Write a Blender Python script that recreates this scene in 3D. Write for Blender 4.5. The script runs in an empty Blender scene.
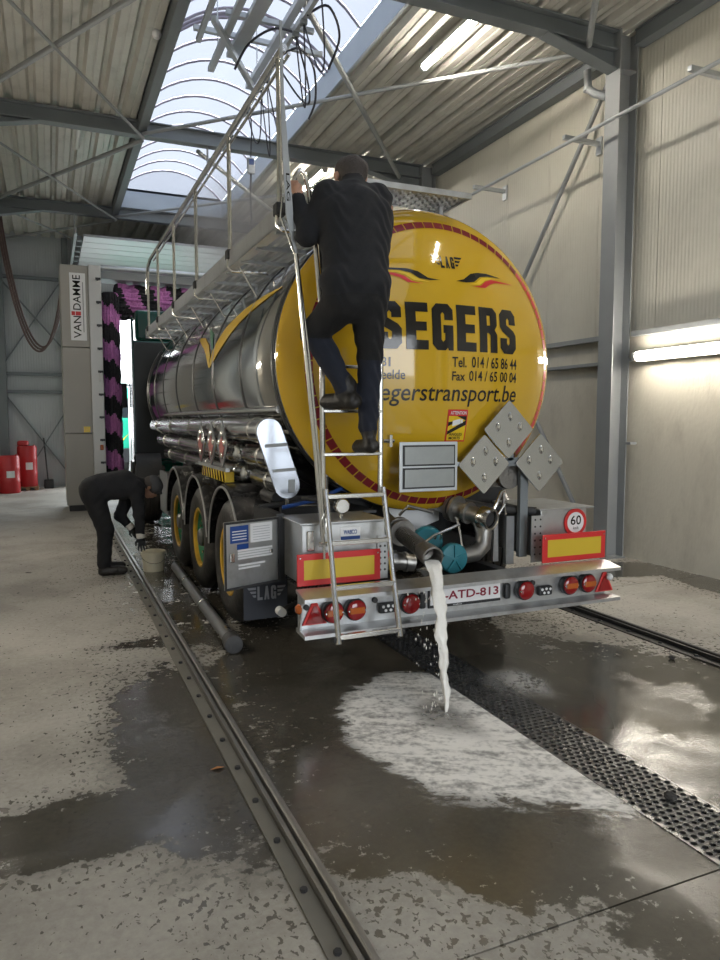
import bpy, math, random
import numpy as np
from mathutils import Vector, Matrix

# ------------------------------------------------------------------ camera, sky, exposure
scn = bpy.context.scene
col = scn.collection
random.seed(7)
R = math.radians

cam_d = bpy.data.cameras.new('camera')
cam_d.sensor_fit = 'VERTICAL'
cam_d.sensor_height = 36.0
cam_d.lens = 715.0 / 960.0 * 36.0
cam_d.clip_start = 0.05
cam_d.clip_end = 200
cam = bpy.data.objects.new('camera', cam_d)
cam.location = (0, 0, 1.7)
cam.rotation_euler = (R(90 - 4.797), 0, -math.atan2(311, math.hypot(715, 60)))
col.objects.link(cam)
scn.camera = cam

SKY = 5.0
world = bpy.data.worlds.new('overcast_sky')
scn.world = world
world.use_nodes = True
wn = world.node_tree.nodes
wn['Background'].inputs[0].default_value = (0.90, 0.95, 1.0, 1)
wn['Background'].inputs[1].default_value = SKY

vs = scn.view_settings
vs.view_transform = 'Standard'
vs.look = 'None'
vs.exposure = 0.5
vs.gamma = 1.0
vs.use_curve_mapping = False
scn.cycles.use_denoising = True
scn.cycles.max_bounces = 8
scn.cycles.diffuse_bounces = 4
scn.cycles.glossy_bounces = 4
scn.cycles.transparent_max_bounces = 12
scn.cycles.sample_clamp_indirect = 6.0
scn.cycles.caustics_reflective = False
scn.cycles.caustics_refractive = False


def portal(name, loc, rot, sx, sy):
    l = bpy.data.lights.new(name, 'AREA')
    l.shape = 'RECTANGLE'
    l.size = sx
    l.size_y = sy
    l.cycles.is_portal = True
    o = bpy.data.objects.new(name, l)
    o.location = loc
    o.rotation_euler = rot
    col.objects.link(o)


portal('skylight_portal', (2.6, 6.6, 7.25), (0, 0, 0), 2.3, 19.6)
portal('front_door_portal', (2.5, -4.62, 2.25), (R(90), 0, 0), 4.6, 4.5)
portal('back_door_portal', (2.6, 20.15, 2.5), (R(-90), 0, 0), 4.1, 5.0)

# ------------------------------------------------------------------ helpers
WL = {}


class MB:
    """Collects geometry in world coordinates; build() links it as one mesh object."""

    def __init__(self):
        self.v = []
        self.f = []
        self.m = []
        self.mi = 0

    def add(self, vs_, fs_):
        b = len(self.v)
        self.v += [tuple(p) for p in vs_]
        self.f += [tuple(i + b for i in f) for f in fs_]
        self.m += [self.mi] * len(fs_)
        return self

    def box(self, x0, x1, y0, y1, z0, z1):
        return self.add([(x0, y0, z0), (x1, y0, z0), (x1, y1, z0), (x0, y1, z0),
                         (x0, y0, z1), (x1, y0, z1), (x1, y1, z1), (x0, y1, z1)],
                        [(0, 3, 2, 1), (4, 5, 6, 7), (0, 1, 5, 4), (1, 2, 6, 5), (2, 3, 7, 6), (3, 0, 4, 7)])

    def bar(self, p0, p1, w, h, up=(0, 0, 1), ext=0.0):
        p0 = Vector(p0); p1 = Vector(p1)
        d = (p1 - p0).normalized()
        p0 = p0 - d * ext; p1 = p1 + d * ext
        u = Vector(up)
        s = d.cross(u)
        if s.length < 1e-4:
            s = d.cross(Vector((1, 0, 0)))
        s.normalize()
        u = s.cross(d).normalized()
        vs_ = []
        for p in (p0, p1):
            for a, b in ((-1, -1), (1, -1), (1, 1), (-1, 1)):
                vs_.append(p + s * (a * w / 2) + u * (b * h / 2))
        return self.add(vs_, [(3, 2, 1, 0), (4, 5, 6, 7), (0, 1, 5, 4), (1, 2, 6, 5), (2, 3, 7, 6), (3, 0, 4, 7)])

    def frame_of(self, d):
        d = Vector(d).normalized()
        a = Vector((0, 0, 1)) if abs(d.z) < 0.9 else Vector((1, 0, 0))
        s = d.cross(a).normalized()
        return d, s, s.cross(d).normalized()

    def cyl(self, p0, p1, r0, r1=None, n=14, caps=True):
        r1 = r0 if r1 is None else r1
        return self.lathe([(r0, 0), (r1, (Vector(p1) - Vector(p0)).length)], p0, Vector(p1) - Vector(p0), n, caps)

    def lathe(self, prof, o, axis, n=24, caps=True):
        d, s, u = self.frame_of(axis)
        o = Vector(o)
        vs_, fs_ = [], []
        for r, t in prof:
            for i in range(n):
                a = 2 * math.pi * i / n
                vs_.append(o + d * t + s * (r * math.cos(a)) + u * (r * math.sin(a)))
        k = len(prof)
        for j in range(k - 1):
            for i in range(n):
                i2 = (i + 1) % n
                fs_.append((j * n + i, j * n + i2, (j + 1) * n + i2, (j + 1) * n + i))
        if caps:
            fs_.append(tuple(range(n - 1, -1, -1)))
            fs_.append(tuple((k - 1) * n + i for i in range(n)))
        return self.add(vs_, fs_)

    def tube(self, path, r, n=8, closed=False, caps=True):
        P = [Vector(p) for p in path]
        k = len(P)
        rs = r if isinstance(r, (list, tuple)) else [r] * k
        T = []
        for i in range(k):
            if closed:
                T.append((P[(i + 1) % k] - P[i - 1]).normalized())
            else:
                T.append((P[min(i + 1, k - 1)] - P[max(i - 1, 0)]).normalized())
        _, s, u = self.frame_of(T[0])
        vs_, fs_ = [], []
        for i in range(k):
            s = (s - T[i] * s.dot(T[i])).normalized()
            u = s.cross(T[i])
            for j in range(n):
                a = 2 * math.pi * j / n
                vs_.append(P[i] + s * (rs[i] * math.cos(a)) + u * (rs[i] * math.sin(a)))
        for i in range(k if closed else k - 1):
            i2 = (i + 1) % k
            for j in range(n):
                j2 = (j + 1) % n
                fs_.append((i * n + j2, i * n + j, i2 * n + j, i2 * n + j2))
        if caps and not closed:
            fs_.append(tuple(range(n)))
            fs_.append(tuple((k - 1) * n + j for j in range(n - 1, -1, -1)))
        return self.add(vs_, fs_)

    def prism(self, poly, fn, w0, w1):
        n = len(poly)
        vs_ = [fn(a, b, w0) for a, b in poly] + [fn(a, b, w1) for a, b in poly]
        fs_ = [tuple(range(n - 1, -1, -1)), tuple(range(n, 2 * n))]
        for i in range(n):
            i2 = (i + 1) % n
            fs_.append((i, i2, n + i2, n + i))
        return self.add(vs_, fs_)

    def poly(self, pts):
        return self.add(pts, [tuple(range(len(pts)))])

    def grid(self, rows, close_u=False):
        nu, nv = len(rows), len(rows[0])
        fs_ = []
        for i in range(nu - 1):
            for j in range(nv - 1 if not close_u else nv):
                j2 = (j + 1) % nv
                fs_.append((i * nv + j, i * nv + j2, (i + 1) * nv + j2, (i + 1) * nv + j))
        return self.add([p for r_ in rows for p in r_], fs_)

    def build(self, name, mat, parent=None, smooth=False, bevel=0.0, angle=35):
        V = np.array(self.v, dtype=float)
        c = (V.min(0) + V.max(0)) / 2
        me = bpy.data.meshes.new(name)
        me.from_pydata([tuple(p) for p in (V - c)], [], self.f)
        mats = mat if isinstance(mat, (list, tuple)) else [mat]
        for m_ in mats:
            me.materials.append(m_)
        if len(mats) > 1:
            me.polygons.foreach_set('material_index', self.m)
        me.validate()
        me.update()
        if smooth:
            me.shade_smooth()
            me.set_sharp_from_angle(angle=R(angle))
        o = bpy.data.objects.new(name, me)
        return place(o, c, parent, bevel)


def place(o, c, parent=None, bevel=0.0):
    c = Vector(c)
    col.objects.link(o)
    WL[o.name] = c
    if parent is not None:
        o.parent = parent
        o.location = c - WL[parent.name]
    else:
        o.location = c
    if bevel:
        b = o.modifiers.new('bevel', 'BEVEL')
        b.width = bevel
        b.segments = 2
        b.limit_method = 'ANGLE'
        b.angle_limit = R(40)
    return o


def tag(o, label, cat, group=None, kind=None):
    o['label'] = label
    if cat:
        o['category'] = cat
    if group:
        o['group'] = group
    if kind:
        o['kind'] = kind
    return o


def struct(o):
    o['kind'] = 'structure'
    return o


def empty(name, loc, label=None, cat=None, group=None):
    o = bpy.data.objects.new(name, None)
    o.empty_display_size = 0.2
    place(o, loc)
    if label:
        tag(o, label, cat, group)
    return o


def copy_tree(o, delta=(0, 0, 0), parent=None, rotz=None):
    c = o.copy()
    col.objects.link(c)
    WL[c.name] = WL[o.name] + Vector(delta)
    c.parent = parent
    if parent is None:
        c.location = o.location + Vector(delta)
        if rotz is not None:
            c.rotation_euler.z = rotz
    for ch in list(o.children):
        copy_tree(ch, delta if False else (0, 0, 0), c)
    return c


def copy_part(o, delta, parent):
    """copy of a part (and its sub-parts) under the same or another parent"""
    c = o.copy()
    col.objects.link(c)
    WL[c.name] = WL[o.name] + Vector(delta)
    c.parent = parent
    c.location = WL[c.name] - WL[parent.name]
    for ch in list(o.children):
        d = ch.copy()
        col.objects.link(d)
        d.parent = c
        WL[d.name] = WL[ch.name] + Vector(delta)
    return c


# ------------------------------------------------------------------ materials
MATS = {}


def nodes_of(name):
    m = bpy.data.materials.new(name)
    m.use_nodes = True
    return m, m.node_tree.nodes, m.node_tree.links, m.node_tree.nodes['Principled BSDF']


def pm(name, c, rough=0.5, metal=0.0, var=0.12, scale=6.0, bump=0.0, bscale=40.0, rvar=0.0, dirt=None, dscale=3.0,
       damt=0.5, stretch=None, spec=None, emit=None, estr=0.0, coat=0.0, alpha=None, obj=True):
    """procedural principled material: two-tone noise, optional dirt blotches and bump"""
    m, N, L, b = nodes_of(name)
    tc = N.new('ShaderNodeTexCoord')
    src = tc.outputs['Object']
    if stretch:
        mp = N.new('ShaderNodeMapping')
        mp.inputs['Scale'].default_value = stretch
        L.new(src, mp.inputs['Vector'])
        src = mp.outputs[0]
    nz = N.new('ShaderNodeTexNoise')
    nz.inputs['Scale'].default_value = scale
    nz.inputs['Detail'].default_value = 5
    nz.inputs['Roughness'].default_value = 0.6
    L.new(src, nz.inputs['Vector'])
    mx = N.new('ShaderNodeMix'); mx.data_type = 'RGBA'
    mx.inputs['A'].default_value = (c[0] * (1 - var), c[1] * (1 - var), c[2] * (1 - var), 1)
    mx.inputs['B'].default_value = (min(1, c[0] * (1 + var)), min(1, c[1] * (1 + var)), min(1, c[2] * (1 + var)), 1)
    L.new(nz.outputs['Fac'], mx.inputs['Factor'])
    out = mx.outputs['Result']
    if dirt is not None:
        n2 = N.new('ShaderNodeTexNoise')
        n2.inputs['Scale'].default_value = dscale
        n2.inputs['Detail'].default_value = 8
        n2.inputs['Roughness'].default_value = 0.7
        L.new(src, n2.inputs['Vector'])
        rp = N.new('ShaderNodeMapRange')
        rp.inputs['From Min'].default_value = 0.5
        rp.inputs['From Max'].default_value = 0.72
        rp.inputs['To Max'].default_value = damt
        L.new(n2.outputs['Fac'], rp.inputs['Value'])
        m2 = N.new('ShaderNodeMix'); m2.data_type = 'RGBA'
        m2.inputs['B'].default_value = (*dirt, 1)
        L.new(rp.outputs[0], m2.inputs['Factor'])
        L.new(out, m2.inputs['A'])
        out = m2.outputs['Result']
    L.new(out, b.inputs['Base Color'])
    b.inputs['Roughness'].default_value = rough
    b.inputs['Metallic'].default_value = metal
    if rvar:
        mr = N.new('ShaderNodeMapRange')
        mr.inputs['To Min'].default_value = max(0.02, rough - rvar)
        mr.inputs['To Max'].default_value = min(1, rough + rvar)
        L.new(nz.outputs['Fac'], mr.inputs['Value'])
        L.new(mr.outputs[0], b.inputs['Roughness'])
    if bump:
        nb = N.new('ShaderNodeTexNoise')
        nb.inputs['Scale'].default_value = bscale
        nb.inputs['Detail'].default_value = 4
        L.new(src, nb.inputs['Vector'])
        bp = N.new('ShaderNodeBump')
        bp.inputs['Strength'].default_value = bump
        bp.inputs['Distance'].default_value = 0.02
        L.new(nb.outputs['Fac'], bp.inputs['Height'])
        L.new(bp.outputs[0], b.inputs['Normal'])
    if spec is not None:
        b.inputs['Specular IOR Level'].default_value = spec
    if coat:
        b.inputs['Coat Weight'].default_value = coat
        b.inputs['Coat Roughness'].default_value = 0.04
    if emit is not None:
        b.inputs['Emission Color'].default_value = (*emit, 1)
        b.inputs['Emission Strength'].default_value = estr
    MATS[name] = m
    return m


STEEL = pm('galvanised_steel', (0.33, 0.345, 0.35), 0.55, 0.35, 0.15, 3, rvar=0.1)
STEELD = pm('frame_steel', (0.20, 0.22, 0.232), 0.6, 0.2, 0.15, 2, rvar=0.1)
GALV = pm('bright_galvanised', (0.55, 0.58, 0.60), 0.42, 0.7, 0.12, 6, rvar=0.1)
STAIN = pm('stainless_tube', (0.66, 0.65, 0.62), 0.22, 1.0, 0.08, 4, rvar=0.06)
ALU = pm('brushed_aluminium', (0.62, 0.63, 0.64), 0.33, 0.9, 0.12, 8, rvar=0.1, dirt=(0.2, 0.19, 0.17), damt=0.35)
CHROME = pm('polished_tank_steel', (0.56, 0.56, 0.55), 0.09, 1.0, 0.05, 2, rvar=0.03)
RUBBER = pm('black_rubber', (0.025, 0.025, 0.026), 0.65, 0, 0.3, 8, bump=0.2)
PLAST = pm('black_plastic', (0.02, 0.021, 0.023), 0.42, 0, 0.2, 5)
DARK = pm('dark_chassis_paint', (0.03, 0.031, 0.034), 0.5, 0, 0.3, 5, dirt=(0.10, 0.09, 0.075), damt=0.5)
YEL = pm('yellow_gloss_paint', (0.62, 0.38, 0.022), 0.07, 0, 0.03, 2, coat=0.4)
YELF = pm('yellow_foil', (0.80, 0.55, 0.02), 0.3, 0, 0.03)
BLK = pm('black_print', (0.022, 0.020, 0.018), 0.10, 0, 0.1)
RED = pm('red_print', (0.62, 0.03, 0.03), 0.3, 0, 0.08)
MAROON = pm('maroon_reflective_tape', (0.20, 0.015, 0.02), 0.25, 0, 0.15, 12)
WHITE = pm('white_print', (0.80, 0.80, 0.80), 0.35, 0, 0.04)
LENSR = pm('red_lamp_lens', (0.28, 0.010, 0.012), 0.12, 0, 0.12, 30, coat=0.5)
LENSA = pm('amber_lamp_lens', (0.45, 0.10, 0.015), 0.15, 0, 0.10, 30, coat=0.5)
BLUE = pm('blue_print', (0.015, 0.06, 0.25), 0.35, 0, 0.05)
TEAL = pm('teal_cap_paint', (0.02, 0.17, 0.21), 0.4, 0, 0.2, 14, dirt=(0.03, 0.05, 0.06))
GREEN = pm('green_truck_paint', (0.006, 0.06, 0.045), 0.2, 0, 0.08, 3, coat=0.4)
GREENB = pm('bright_green_paint', (0.02, 0.38, 0.24), 0.3, 0, 0.08, 3)
RIMG = pm('green_wheel_rim', (0.025, 0.22, 0.10), 0.45, 0, 0.2, 8, dirt=(0.05, 0.045, 0.04))
RIMY = pm('yellow_wheel_ring', (0.65, 0.38, 0.03), 0.45, 0, 0.2, 8, dirt=(0.12, 0.1, 0.05))
CAST = pm('cast_valve_metal', (0.22, 0.21, 0.195), 0.42, 0.85, 0.25, 20, bump=0.25, bscale=60)

# ---------------- concrete floor: dry concrete, shaped wet areas, droplets
def floor_material():
    m, N, L, b = nodes_of('concrete_floor')
    geo = N.new('ShaderNodeNewGeometry')
    pos = geo.outputs['Position']

    def math_(op, a, b_=None, clamp=False):
        n = N.new('ShaderNodeMath'); n.operation = op; n.use_clamp = clamp
        for i, s in enumerate((a, b_)):
            if s is None:
                continue
            if isinstance(s, (int, float)):
                n.inputs[i].default_value = s
            else:
                L.new(s, n.inputs[i])
        return n.outputs[0]

    def noise(scale, detail=6, rough=0.6, st=None, dist=0.0):
        n = N.new('ShaderNodeTexNoise')
        n.inputs['Scale'].default_value = scale
        n.inputs['Detail'].default_value = detail
        n.inputs['Roughness'].default_value = rough
        n.inputs['Distortion'].default_value = dist
        if st:
            mp = N.new('ShaderNodeMapping'); mp.inputs['Scale'].default_value = st
            L.new(pos, mp.inputs['Vector']); L.new(mp.outputs[0], n.inputs['Vector'])
        else:
            L.new(pos, n.inputs['Vector'])
        return n.outputs['Fac']

    def rng(v, a, b_, c=0.0, d=1.0, smooth=True):
        n = N.new('ShaderNodeMapRange')
        n.interpolation_type = 'SMOOTHSTEP' if smooth else 'LINEAR'
        n.inputs['From Min'].default_value = a; n.inputs['From Max'].default_value = b_
        n.inputs['To Min'].default_value = c; n.inputs['To Max'].default_value = d
        L.new(v, n.inputs['Value'])
        return n.outputs[0]

    def ellipse(cx, cy, rx, ry, rot=0.0):
        mp = N.new('ShaderNodeMapping')
        mp.vector_type = 'TEXTURE'
        mp.inputs['Location'].default_value = (cx, cy, 0)
        mp.inputs['Rotation'].default_value = (0, 0, R(rot))
        mp.inputs['Scale'].default_value = (rx, ry, 1000)
        L.new(pos, mp.inputs['Vector'])
        n = N.new('ShaderNodeVectorMath'); n.operation = 'LENGTH'
        L.new(mp.outputs[0], n.inputs[0])
        return math_('SUBTRACT', 1.0, n.outputs['Value'])       # 1 at centre, 0 on the rim

    # wet areas (centre x, centre y, radii)
    shapes = [(2.15, 4.3, 1.35, 2.1, 0), (1.75, 2.95, 1.0, 0.95, 0), (0.15, 3.1, 0.95, 0.28, 0),
              (0.62, 3.75, 0.40, 1.25, 0), (3.3, 3.0, 1.1, 1.4, 0), (5.6, 6.3, 1.1, 0.42, -10), (0.9, 5.55, 0.55, 0.16, 0),
              (1.15, 7.2, 0.35, 1.7, 0), (2.6, 9.0, 1.6, 5.0, 0), (6.3, 4.6, 0.35, 1.6, 0), (2.6, 1.75, 1.0, 0.55, 0), (1.9, 2.3, 0.7, 0.5, 0)]
    w = None
    for s in shapes:
        e = ellipse(*s)
        w = e if w is None else math_('MAXIMUM', w, e)
    n_mid = noise(2.6, 7, 0.65)
    n_fine = noise(14, 5, 0.6)
    ww = math_('ADD', w, math_('MULTIPLY', math_('SUBTRACT', n_mid, 0.5), 1.0))
    ww = math_('ADD', ww, math_('MULTIPLY', math_('SUBTRACT', n_fine, 0.5), 0.45))
    wet = math_('MAXIMUM', rng(ww, -0.03, 0.09), math_('MULTIPLY', rng(ww, -0.30, 0.0), 0.35))
    fl = math_('MULTIPLY', rng(noise(17, 5, 0.7, None, 0.3), 0.60, 0.63), rng(ww, 0.42, 0.10))
    wet = math_('MULTIPLY', wet, math_('SUBTRACT', 1.0, math_('MULTIPLY', fl, 0.75)))
    # splashed drops near the wet areas
    n_drop = noise(34, 3, 0.55, (1.0, 0.75, 1), 0.4)
    near = rng(w, -0.9, 0.05)
    drop = rng(math_('ADD', n_drop, math_('MULTIPLY', near, 0.12)), 0.665, 0.685)
    n_big = noise(9.0, 4, 0.6, None, 0.5)
    spl = rng(math_('ADD', n_big, math_('MULTIPLY', near, 0.03)), 0.685, 0.70)
    drop = math_('MAXIMUM', drop, spl)
    wetall = math_('MAXIMUM', wet, math_('MULTIPLY', drop, 0.8))
    # base concrete
    base = N.new('ShaderNodeMix'); base.data_type = 'RGBA'
    base.inputs['A'].default_value = (0.27, 0.25, 0.215, 1)
    base.inputs['B'].default_value = (0.46, 0.435, 0.385, 1)
    L.new(rng(math_('ADD', math_('MULTIPLY', noise(1.1, 8, 0.6), 0.7), math_('MULTIPLY', noise(30, 4, 0.7), 0.3)), 0.33, 0.66), base.inputs['Factor'])
    stain = N.new('ShaderNodeMix'); stain.data_type = 'RGBA'
    stain.inputs['B'].default_value = (0.17, 0.155, 0.13, 1)
    L.new(rng(noise(0.55, 8, 0.7), 0.52, 0.72, 0, 0.6), stain.inputs['Factor'])
    L.new(base.outputs['Result'], stain.inputs['A'])
    wetc = N.new('ShaderNodeMix'); wetc.data_type = 'RGBA'; wetc.blend_type = 'MULTIPLY'
    wetc.inputs['B'].default_value = (0.20, 0.19, 0.17, 1)
    L.new(wetall, wetc.inputs['Factor'])
    L.new(stain.outputs['Result'], wetc.inputs['A'])
    L.new(wetc.outputs['Result'], b.inputs['Base Color'])
    # roughness: film of water with pools and drained patches
    pool = rng(noise(1.7, 5, 0.6, (1, 1.3, 1)), 0.40, 0.60)
    rw = math_('ADD', 0.04, math_('MULTIPLY', pool, 0.13))
    rmix = N.new('ShaderNodeMix'); rmix.data_type = 'FLOAT'
    L.new(wetall, rmix.inputs['Factor'])
    rmix.inputs['A'].default_value = 0.72
    L.new(rw, rmix.inputs['B'])
    L.new(rmix.outputs['Result'], b.inputs['Roughness'])
    bp = N.new('ShaderNodeBump'); bp.inputs['Distance'].default_value = 0.012
    wb = math_('ADD', 0.05, math_('MULTIPLY', rng(noise(0.8, 4, 0.6), 0.45, 0.60), 0.22))
    bmix = N.new('ShaderNodeMix'); bmix.data_type = 'FLOAT'; bmix.inputs['A'].default_value = 0.26
    L.new(wetall, bmix.inputs['Factor']); L.new(wb, bmix.inputs['B']); L.new(bmix.outputs['Result'], bp.inputs['Strength'])
    L.new(math_('ADD', noise(75, 5, 0.65), math_('MULTIPLY', noise(9, 4), 0.5)), bp.inputs['Height'])
    L.new(bp.outputs[0], b.inputs['Normal'])
    L.new(rng(wetall, 0.3, 1.0, 0.4, 1.0), b.inputs['Specular IOR Level'])
    return m


FLOOR = floor_material()
PIT = pm('dark_drain_pit', (0.02, 0.02, 0.02), 0.4, 0, 0.2)
CONC = pm('stained_concrete_wall', (0.66, 0.62, 0.52), 0.75, 0, 0.10, 2.2, bump=0.25, bscale=30, dirt=(0.40, 0.36, 0.29), dscale=1.6, damt=0.5, stretch=(1, 1.0, 0.45))
CLAD = pm('cream_wall_cladding', (0.66, 0.635, 0.545), 0.42, 0, 0.05, 0.8, dirt=(0.42, 0.39, 0.33), dscale=0.7, damt=0.3)
CLADG = pm('grey_wall_cladding', (0.52, 0.545, 0.56), 0.5, 0, 0.06, 1.0)
DECK = pm('roof_deck_steel', (0.60, 0.585, 0.53), 0.45, 0.1, 0.08, 3, dirt=(0.28, 0.26, 0.23), dscale=2, damt=0.5)


def micro_rib(m, freq):
    """fine vertical ribs of a sandwich panel as bump"""
    N, L = m.node_tree.nodes, m.node_tree.links
    b = N['Principled BSDF']
    geo = N.new('ShaderNodeNewGeometry')
    sp = N.new('ShaderNodeSeparateXYZ'); L.new(geo.outputs['Position'], sp.inputs[0])
    a = N.new('ShaderNodeMath'); a.operation = 'ADD'
    L.new(sp.outputs['X'], a.inputs[0]); L.new(sp.outputs['Y'], a.inputs[1])
    k = N.new('ShaderNodeMath'); k.operation = 'MULTIPLY'; k.inputs[1].default_value = freq
    L.new(a.outputs[0], k.inputs[0])
    s = N.new('ShaderNodeMath'); s.operation = 'SINE'; L.new(k.outputs[0], s.inputs[0])
    bp = N.new('ShaderNodeBump'); bp.inputs['Strength'].default_value = 0.35; bp.inputs['Distance'].default_value = 0.004
    L.new(s.outputs[0], bp.inputs['Height']); L.new(bp.outputs[0], b.inputs['Normal'])


micro_rib(CLAD, 2 * math.pi / 0.05)
micro_rib(CLADG, 2 * math.pi / 0.06)


def pane_material():
    m, N, L, b = nodes_of('opal_polycarbonate')
    N.remove(b)
    t = N.new('ShaderNodeBsdfTransparent'); t.inputs[0].default_value = (0.115, 0.121, 0.138, 1)
    d = N.new('ShaderNodeBsdfTranslucent'); d.inputs[0].default_value = (0.148, 0.156, 0.176, 1)
    g = N.new('ShaderNodeBsdfGlossy'); g.inputs['Roughness'].default_value = 0.2; g.inputs[0].default_value = (0.8, 0.8, 0.8, 1)
    nz = N.new('ShaderNodeTexNoise'); nz.inputs['Scale'].default_value = 1.3; nz.inputs['Detail'].default_value = 5
    geo = N.new('ShaderNodeNewGeometry'); L.new(geo.outputs['Position'], nz.inputs['Vector'])
    mr = N.new('ShaderNodeMapRange'); mr.inputs['To Min'].default_value = 0.35; mr.inputs['To Max'].default_value = 0.75
    L.new(nz.outputs['Fac'], mr.inputs['Value'])
    m1 = N.new('ShaderNodeMixShader'); L.new(mr.outputs[0], m1.inputs[0])
    L.new(t.outputs[0], m1.inputs[1]); L.new(d.outputs[0], m1.inputs[2])
    m2 = N.new('ShaderNodeMixShader'); m2.inputs[0].default_value = 0.04
    L.new(m1.outputs[0], m2.inputs[1]); L.new(g.outputs[0], m2.inputs[2])
    L.new(m2.outputs[0], N['Material Output'].inputs[0])
    return m


PANE = pane_material()


def emit_material(name, c, s):
    m, N, L, b = nodes_of(name)
    b.inputs['Base Color'].default_value = (0.9, 0.9, 0.9, 1)
    b.inputs['Emission Color'].default_value = (*c, 1)
    b.inputs['Emission Strength'].default_value = s
    return m


TUBE = emit_material('lit_fluorescent_tube', (1.0, 0.92, 0.80), 80.0)
TUBEW = emit_material('lit_wall_tube', (1.0, 0.92, 0.80), 42.0)

# ------------------------------------------------------------------ room shell
XL, XR, Y0, Y1, ZR = -1.3, 6.52, -4.5, 19.8, 6.2
GX0, GX1 = 2.295, 2.635

mb = MB(); mb.box(XL - 0.3, XR + 0.3, Y0 - 0.2, Y1 + 0.3, -0.40, -0.22)
floor = struct(mb.build('floor', PIT))
ys = [Y0, 1.825, 5.58, 10.2, 15.0, Y1]
for a, b_ in zip(ys[:-1], ys[1:]):
    for xa, xb in ((XL, GX0), (GX1, XR + 0.1)):
        mb = MB(); mb.box(xa, xb, a + 0.004, b_ - 0.004, -0.22, 0.0)
        mb.build('slab', FLOOR, floor)

mb = MB(); mb.box(-30, 40, Y1 + 0.31, 70, -0.30, -0.03); mb.box(-30, 40, -40, Y0 - 0.21, -0.30, -0.03)
ASPH = pm('outdoor_paving', (0.30, 0.30, 0.29), 0.8, 0, 0.15, 2)
struct(mb.build('ground_outside', ASPH))

# right wall: concrete plinth slabs and upper cladding panels
mb = MB(); mb.box(XR + 0.06, XR + 0.25, Y0 - 0.2, Y1 + 0.2, 0, ZR + 0.2)
wall_r = struct(mb.build('wall_right', CLADG))
frames_y = [-2.75, 2.05, 6.85, 11.65, 16.45]
seg = [Y0 - 0.1] + frames_y + [Y1]
for a, b_ in zip(seg[:-1], seg[1:]):
    mb = MB(); mb.box(XR, XR + 0.06, a + 0.004, b_ - 0.004, 0.0, 2.70); mb.build('concrete_panel', CONC, wall_r)
y = Y0 - 0.1
while y < Y1:
    mb = MB(); mb.box(XR + 0.005, XR + 0.06, y + 0.003, min(y + 1.0, Y1) - 0.003, 2.70, ZR + 0.1)
    mb.build('wall_panel', CLAD, wall_r)
    y += 1.0
# left wall
mb = MB(); mb.box(XL - 0.25, XL - 0.06, Y0 - 0.2, Y1 + 0.2, 0, ZR + 0.2)
wall_l = struct(mb.build('wall_left', CLADG))
for a, b_ in zip(seg[:-1], seg[1:]):
    mb = MB(); mb.box(XL - 0.06, XL, a + 0.004, b_ - 0.004, 0.0, 2.70); mb.build('concrete_panel', CONC, wall_l)
    mb = MB(); mb.box(XL - 0.06, XL - 0.005, a + 0.004, b_ - 0.004, 2.70, ZR + 0.1); mb.build('wall_panel', CLAD, wall_l)
# back wall with doorway
DX0, DX1, DZ = 0.60, 4.60, 5.0
mb = MB(); mb.box(XL - 0.25, DX0, Y1 + 0.06, Y1 + 0.2, 0, ZR + 0.2); mb.box(DX1, XR + 0.25, Y1 + 0.06, Y1 + 0.2, 0, ZR + 0.2); mb.box(DX0, DX1, Y1 + 0.06, Y1 + 0.2, DZ, ZR + 0.2)
wall_b = struct(mb.build('wall_back', CLADG))
for a, b_, z0, z1 in ((XL, -0.2, 0, 6.3), (-0.2, DX0, 0, 6.3), (DX1, 5.5, 0, 6.3), (5.5, XR, 0, 6.3), (DX0, 2.6, DZ, 6.3), (2.6, DX1, DZ, 6.3)):
    mb = MB(); mb.box(a + 0.003, b_ - 0.003, Y1, Y1 + 0.06, z0, z1); mb.build('wall_panel', CLADG, wall_b)
# front wall behind the photographer, with the open entrance
mb = MB(); mb.box(XL - 0.25, 0.2, Y0 - 0.2, Y0, 0, ZR + 0.2); mb.box(4.8, XR + 0.25, Y0 - 0.2, Y0, 0, ZR + 0.2); mb.box(0.2, 4.8, Y0 - 0.2, Y0, 4.5, ZR + 0.2)
struct(mb.build('wall_front', CLAD))

# roof deck: trapezoidal sheets with ribs along the hall
mb = MB(); mb.box(XL - 0.25, 1.48, Y0 - 0.2, Y1 + 0.2, 6.36, 6.46); mb.box(3.73, XR + 0.25, Y0 - 0.2, Y1 + 0.2, 6.36, 6.46)
mb.box(1.38, 3.82, 16.4, Y1 + 0.2, 6.36, 6.46); mb.box(1.38, 3.82, Y0 - 0.2, -3.2, 6.36, 6.46)
ceiling = struct(mb.build('ceiling', STEELD))


def deck_sheet(x0, x1, ya, yb):
    prof = []
    p = 0.28
    n = max(1, int(round((x1 - x0) / p)))
    p = (x1 - x0) / n
    for i in range(n):
        a = x0 + i * p
        prof += [(a, 6.30), (a + 0.055, 6.30), (a + 0.09, 6.22), (a + 0.165, 6.22), (a + 0.17, 6.228), (a + 0.185, 6.228), (a + 0.19, 6.22), (a + p - 0.035, 6.22)]
    prof.append((x1, 6.30))
    rows = [[(x, ya, z) for x, z in prof], [(x, yb, z) for x, z in prof]]
    m = MB(); m.grid(rows)
    return m.build('deck_sheet', DECK, ceiling)


ysplit = [Y0, 2.05, 6.85, 11.65, 16.45, Y1]
for a, b_ in zip(ysplit[:-1], ysplit[1:]):
    for xa, xb in ((XL, -0.4), (-0.4, 0.5), (0.5, 1.38), (3.82, 4.75), (4.75, 5.65), (5.65, XR)):
        deck_sheet(xa, xb, a + 0.002, b_ - 0.002)
deck_sheet(1.38, 2.6, 16.5, Y1); deck_sheet(2.6, 3.82, 16.5, Y1)


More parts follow.
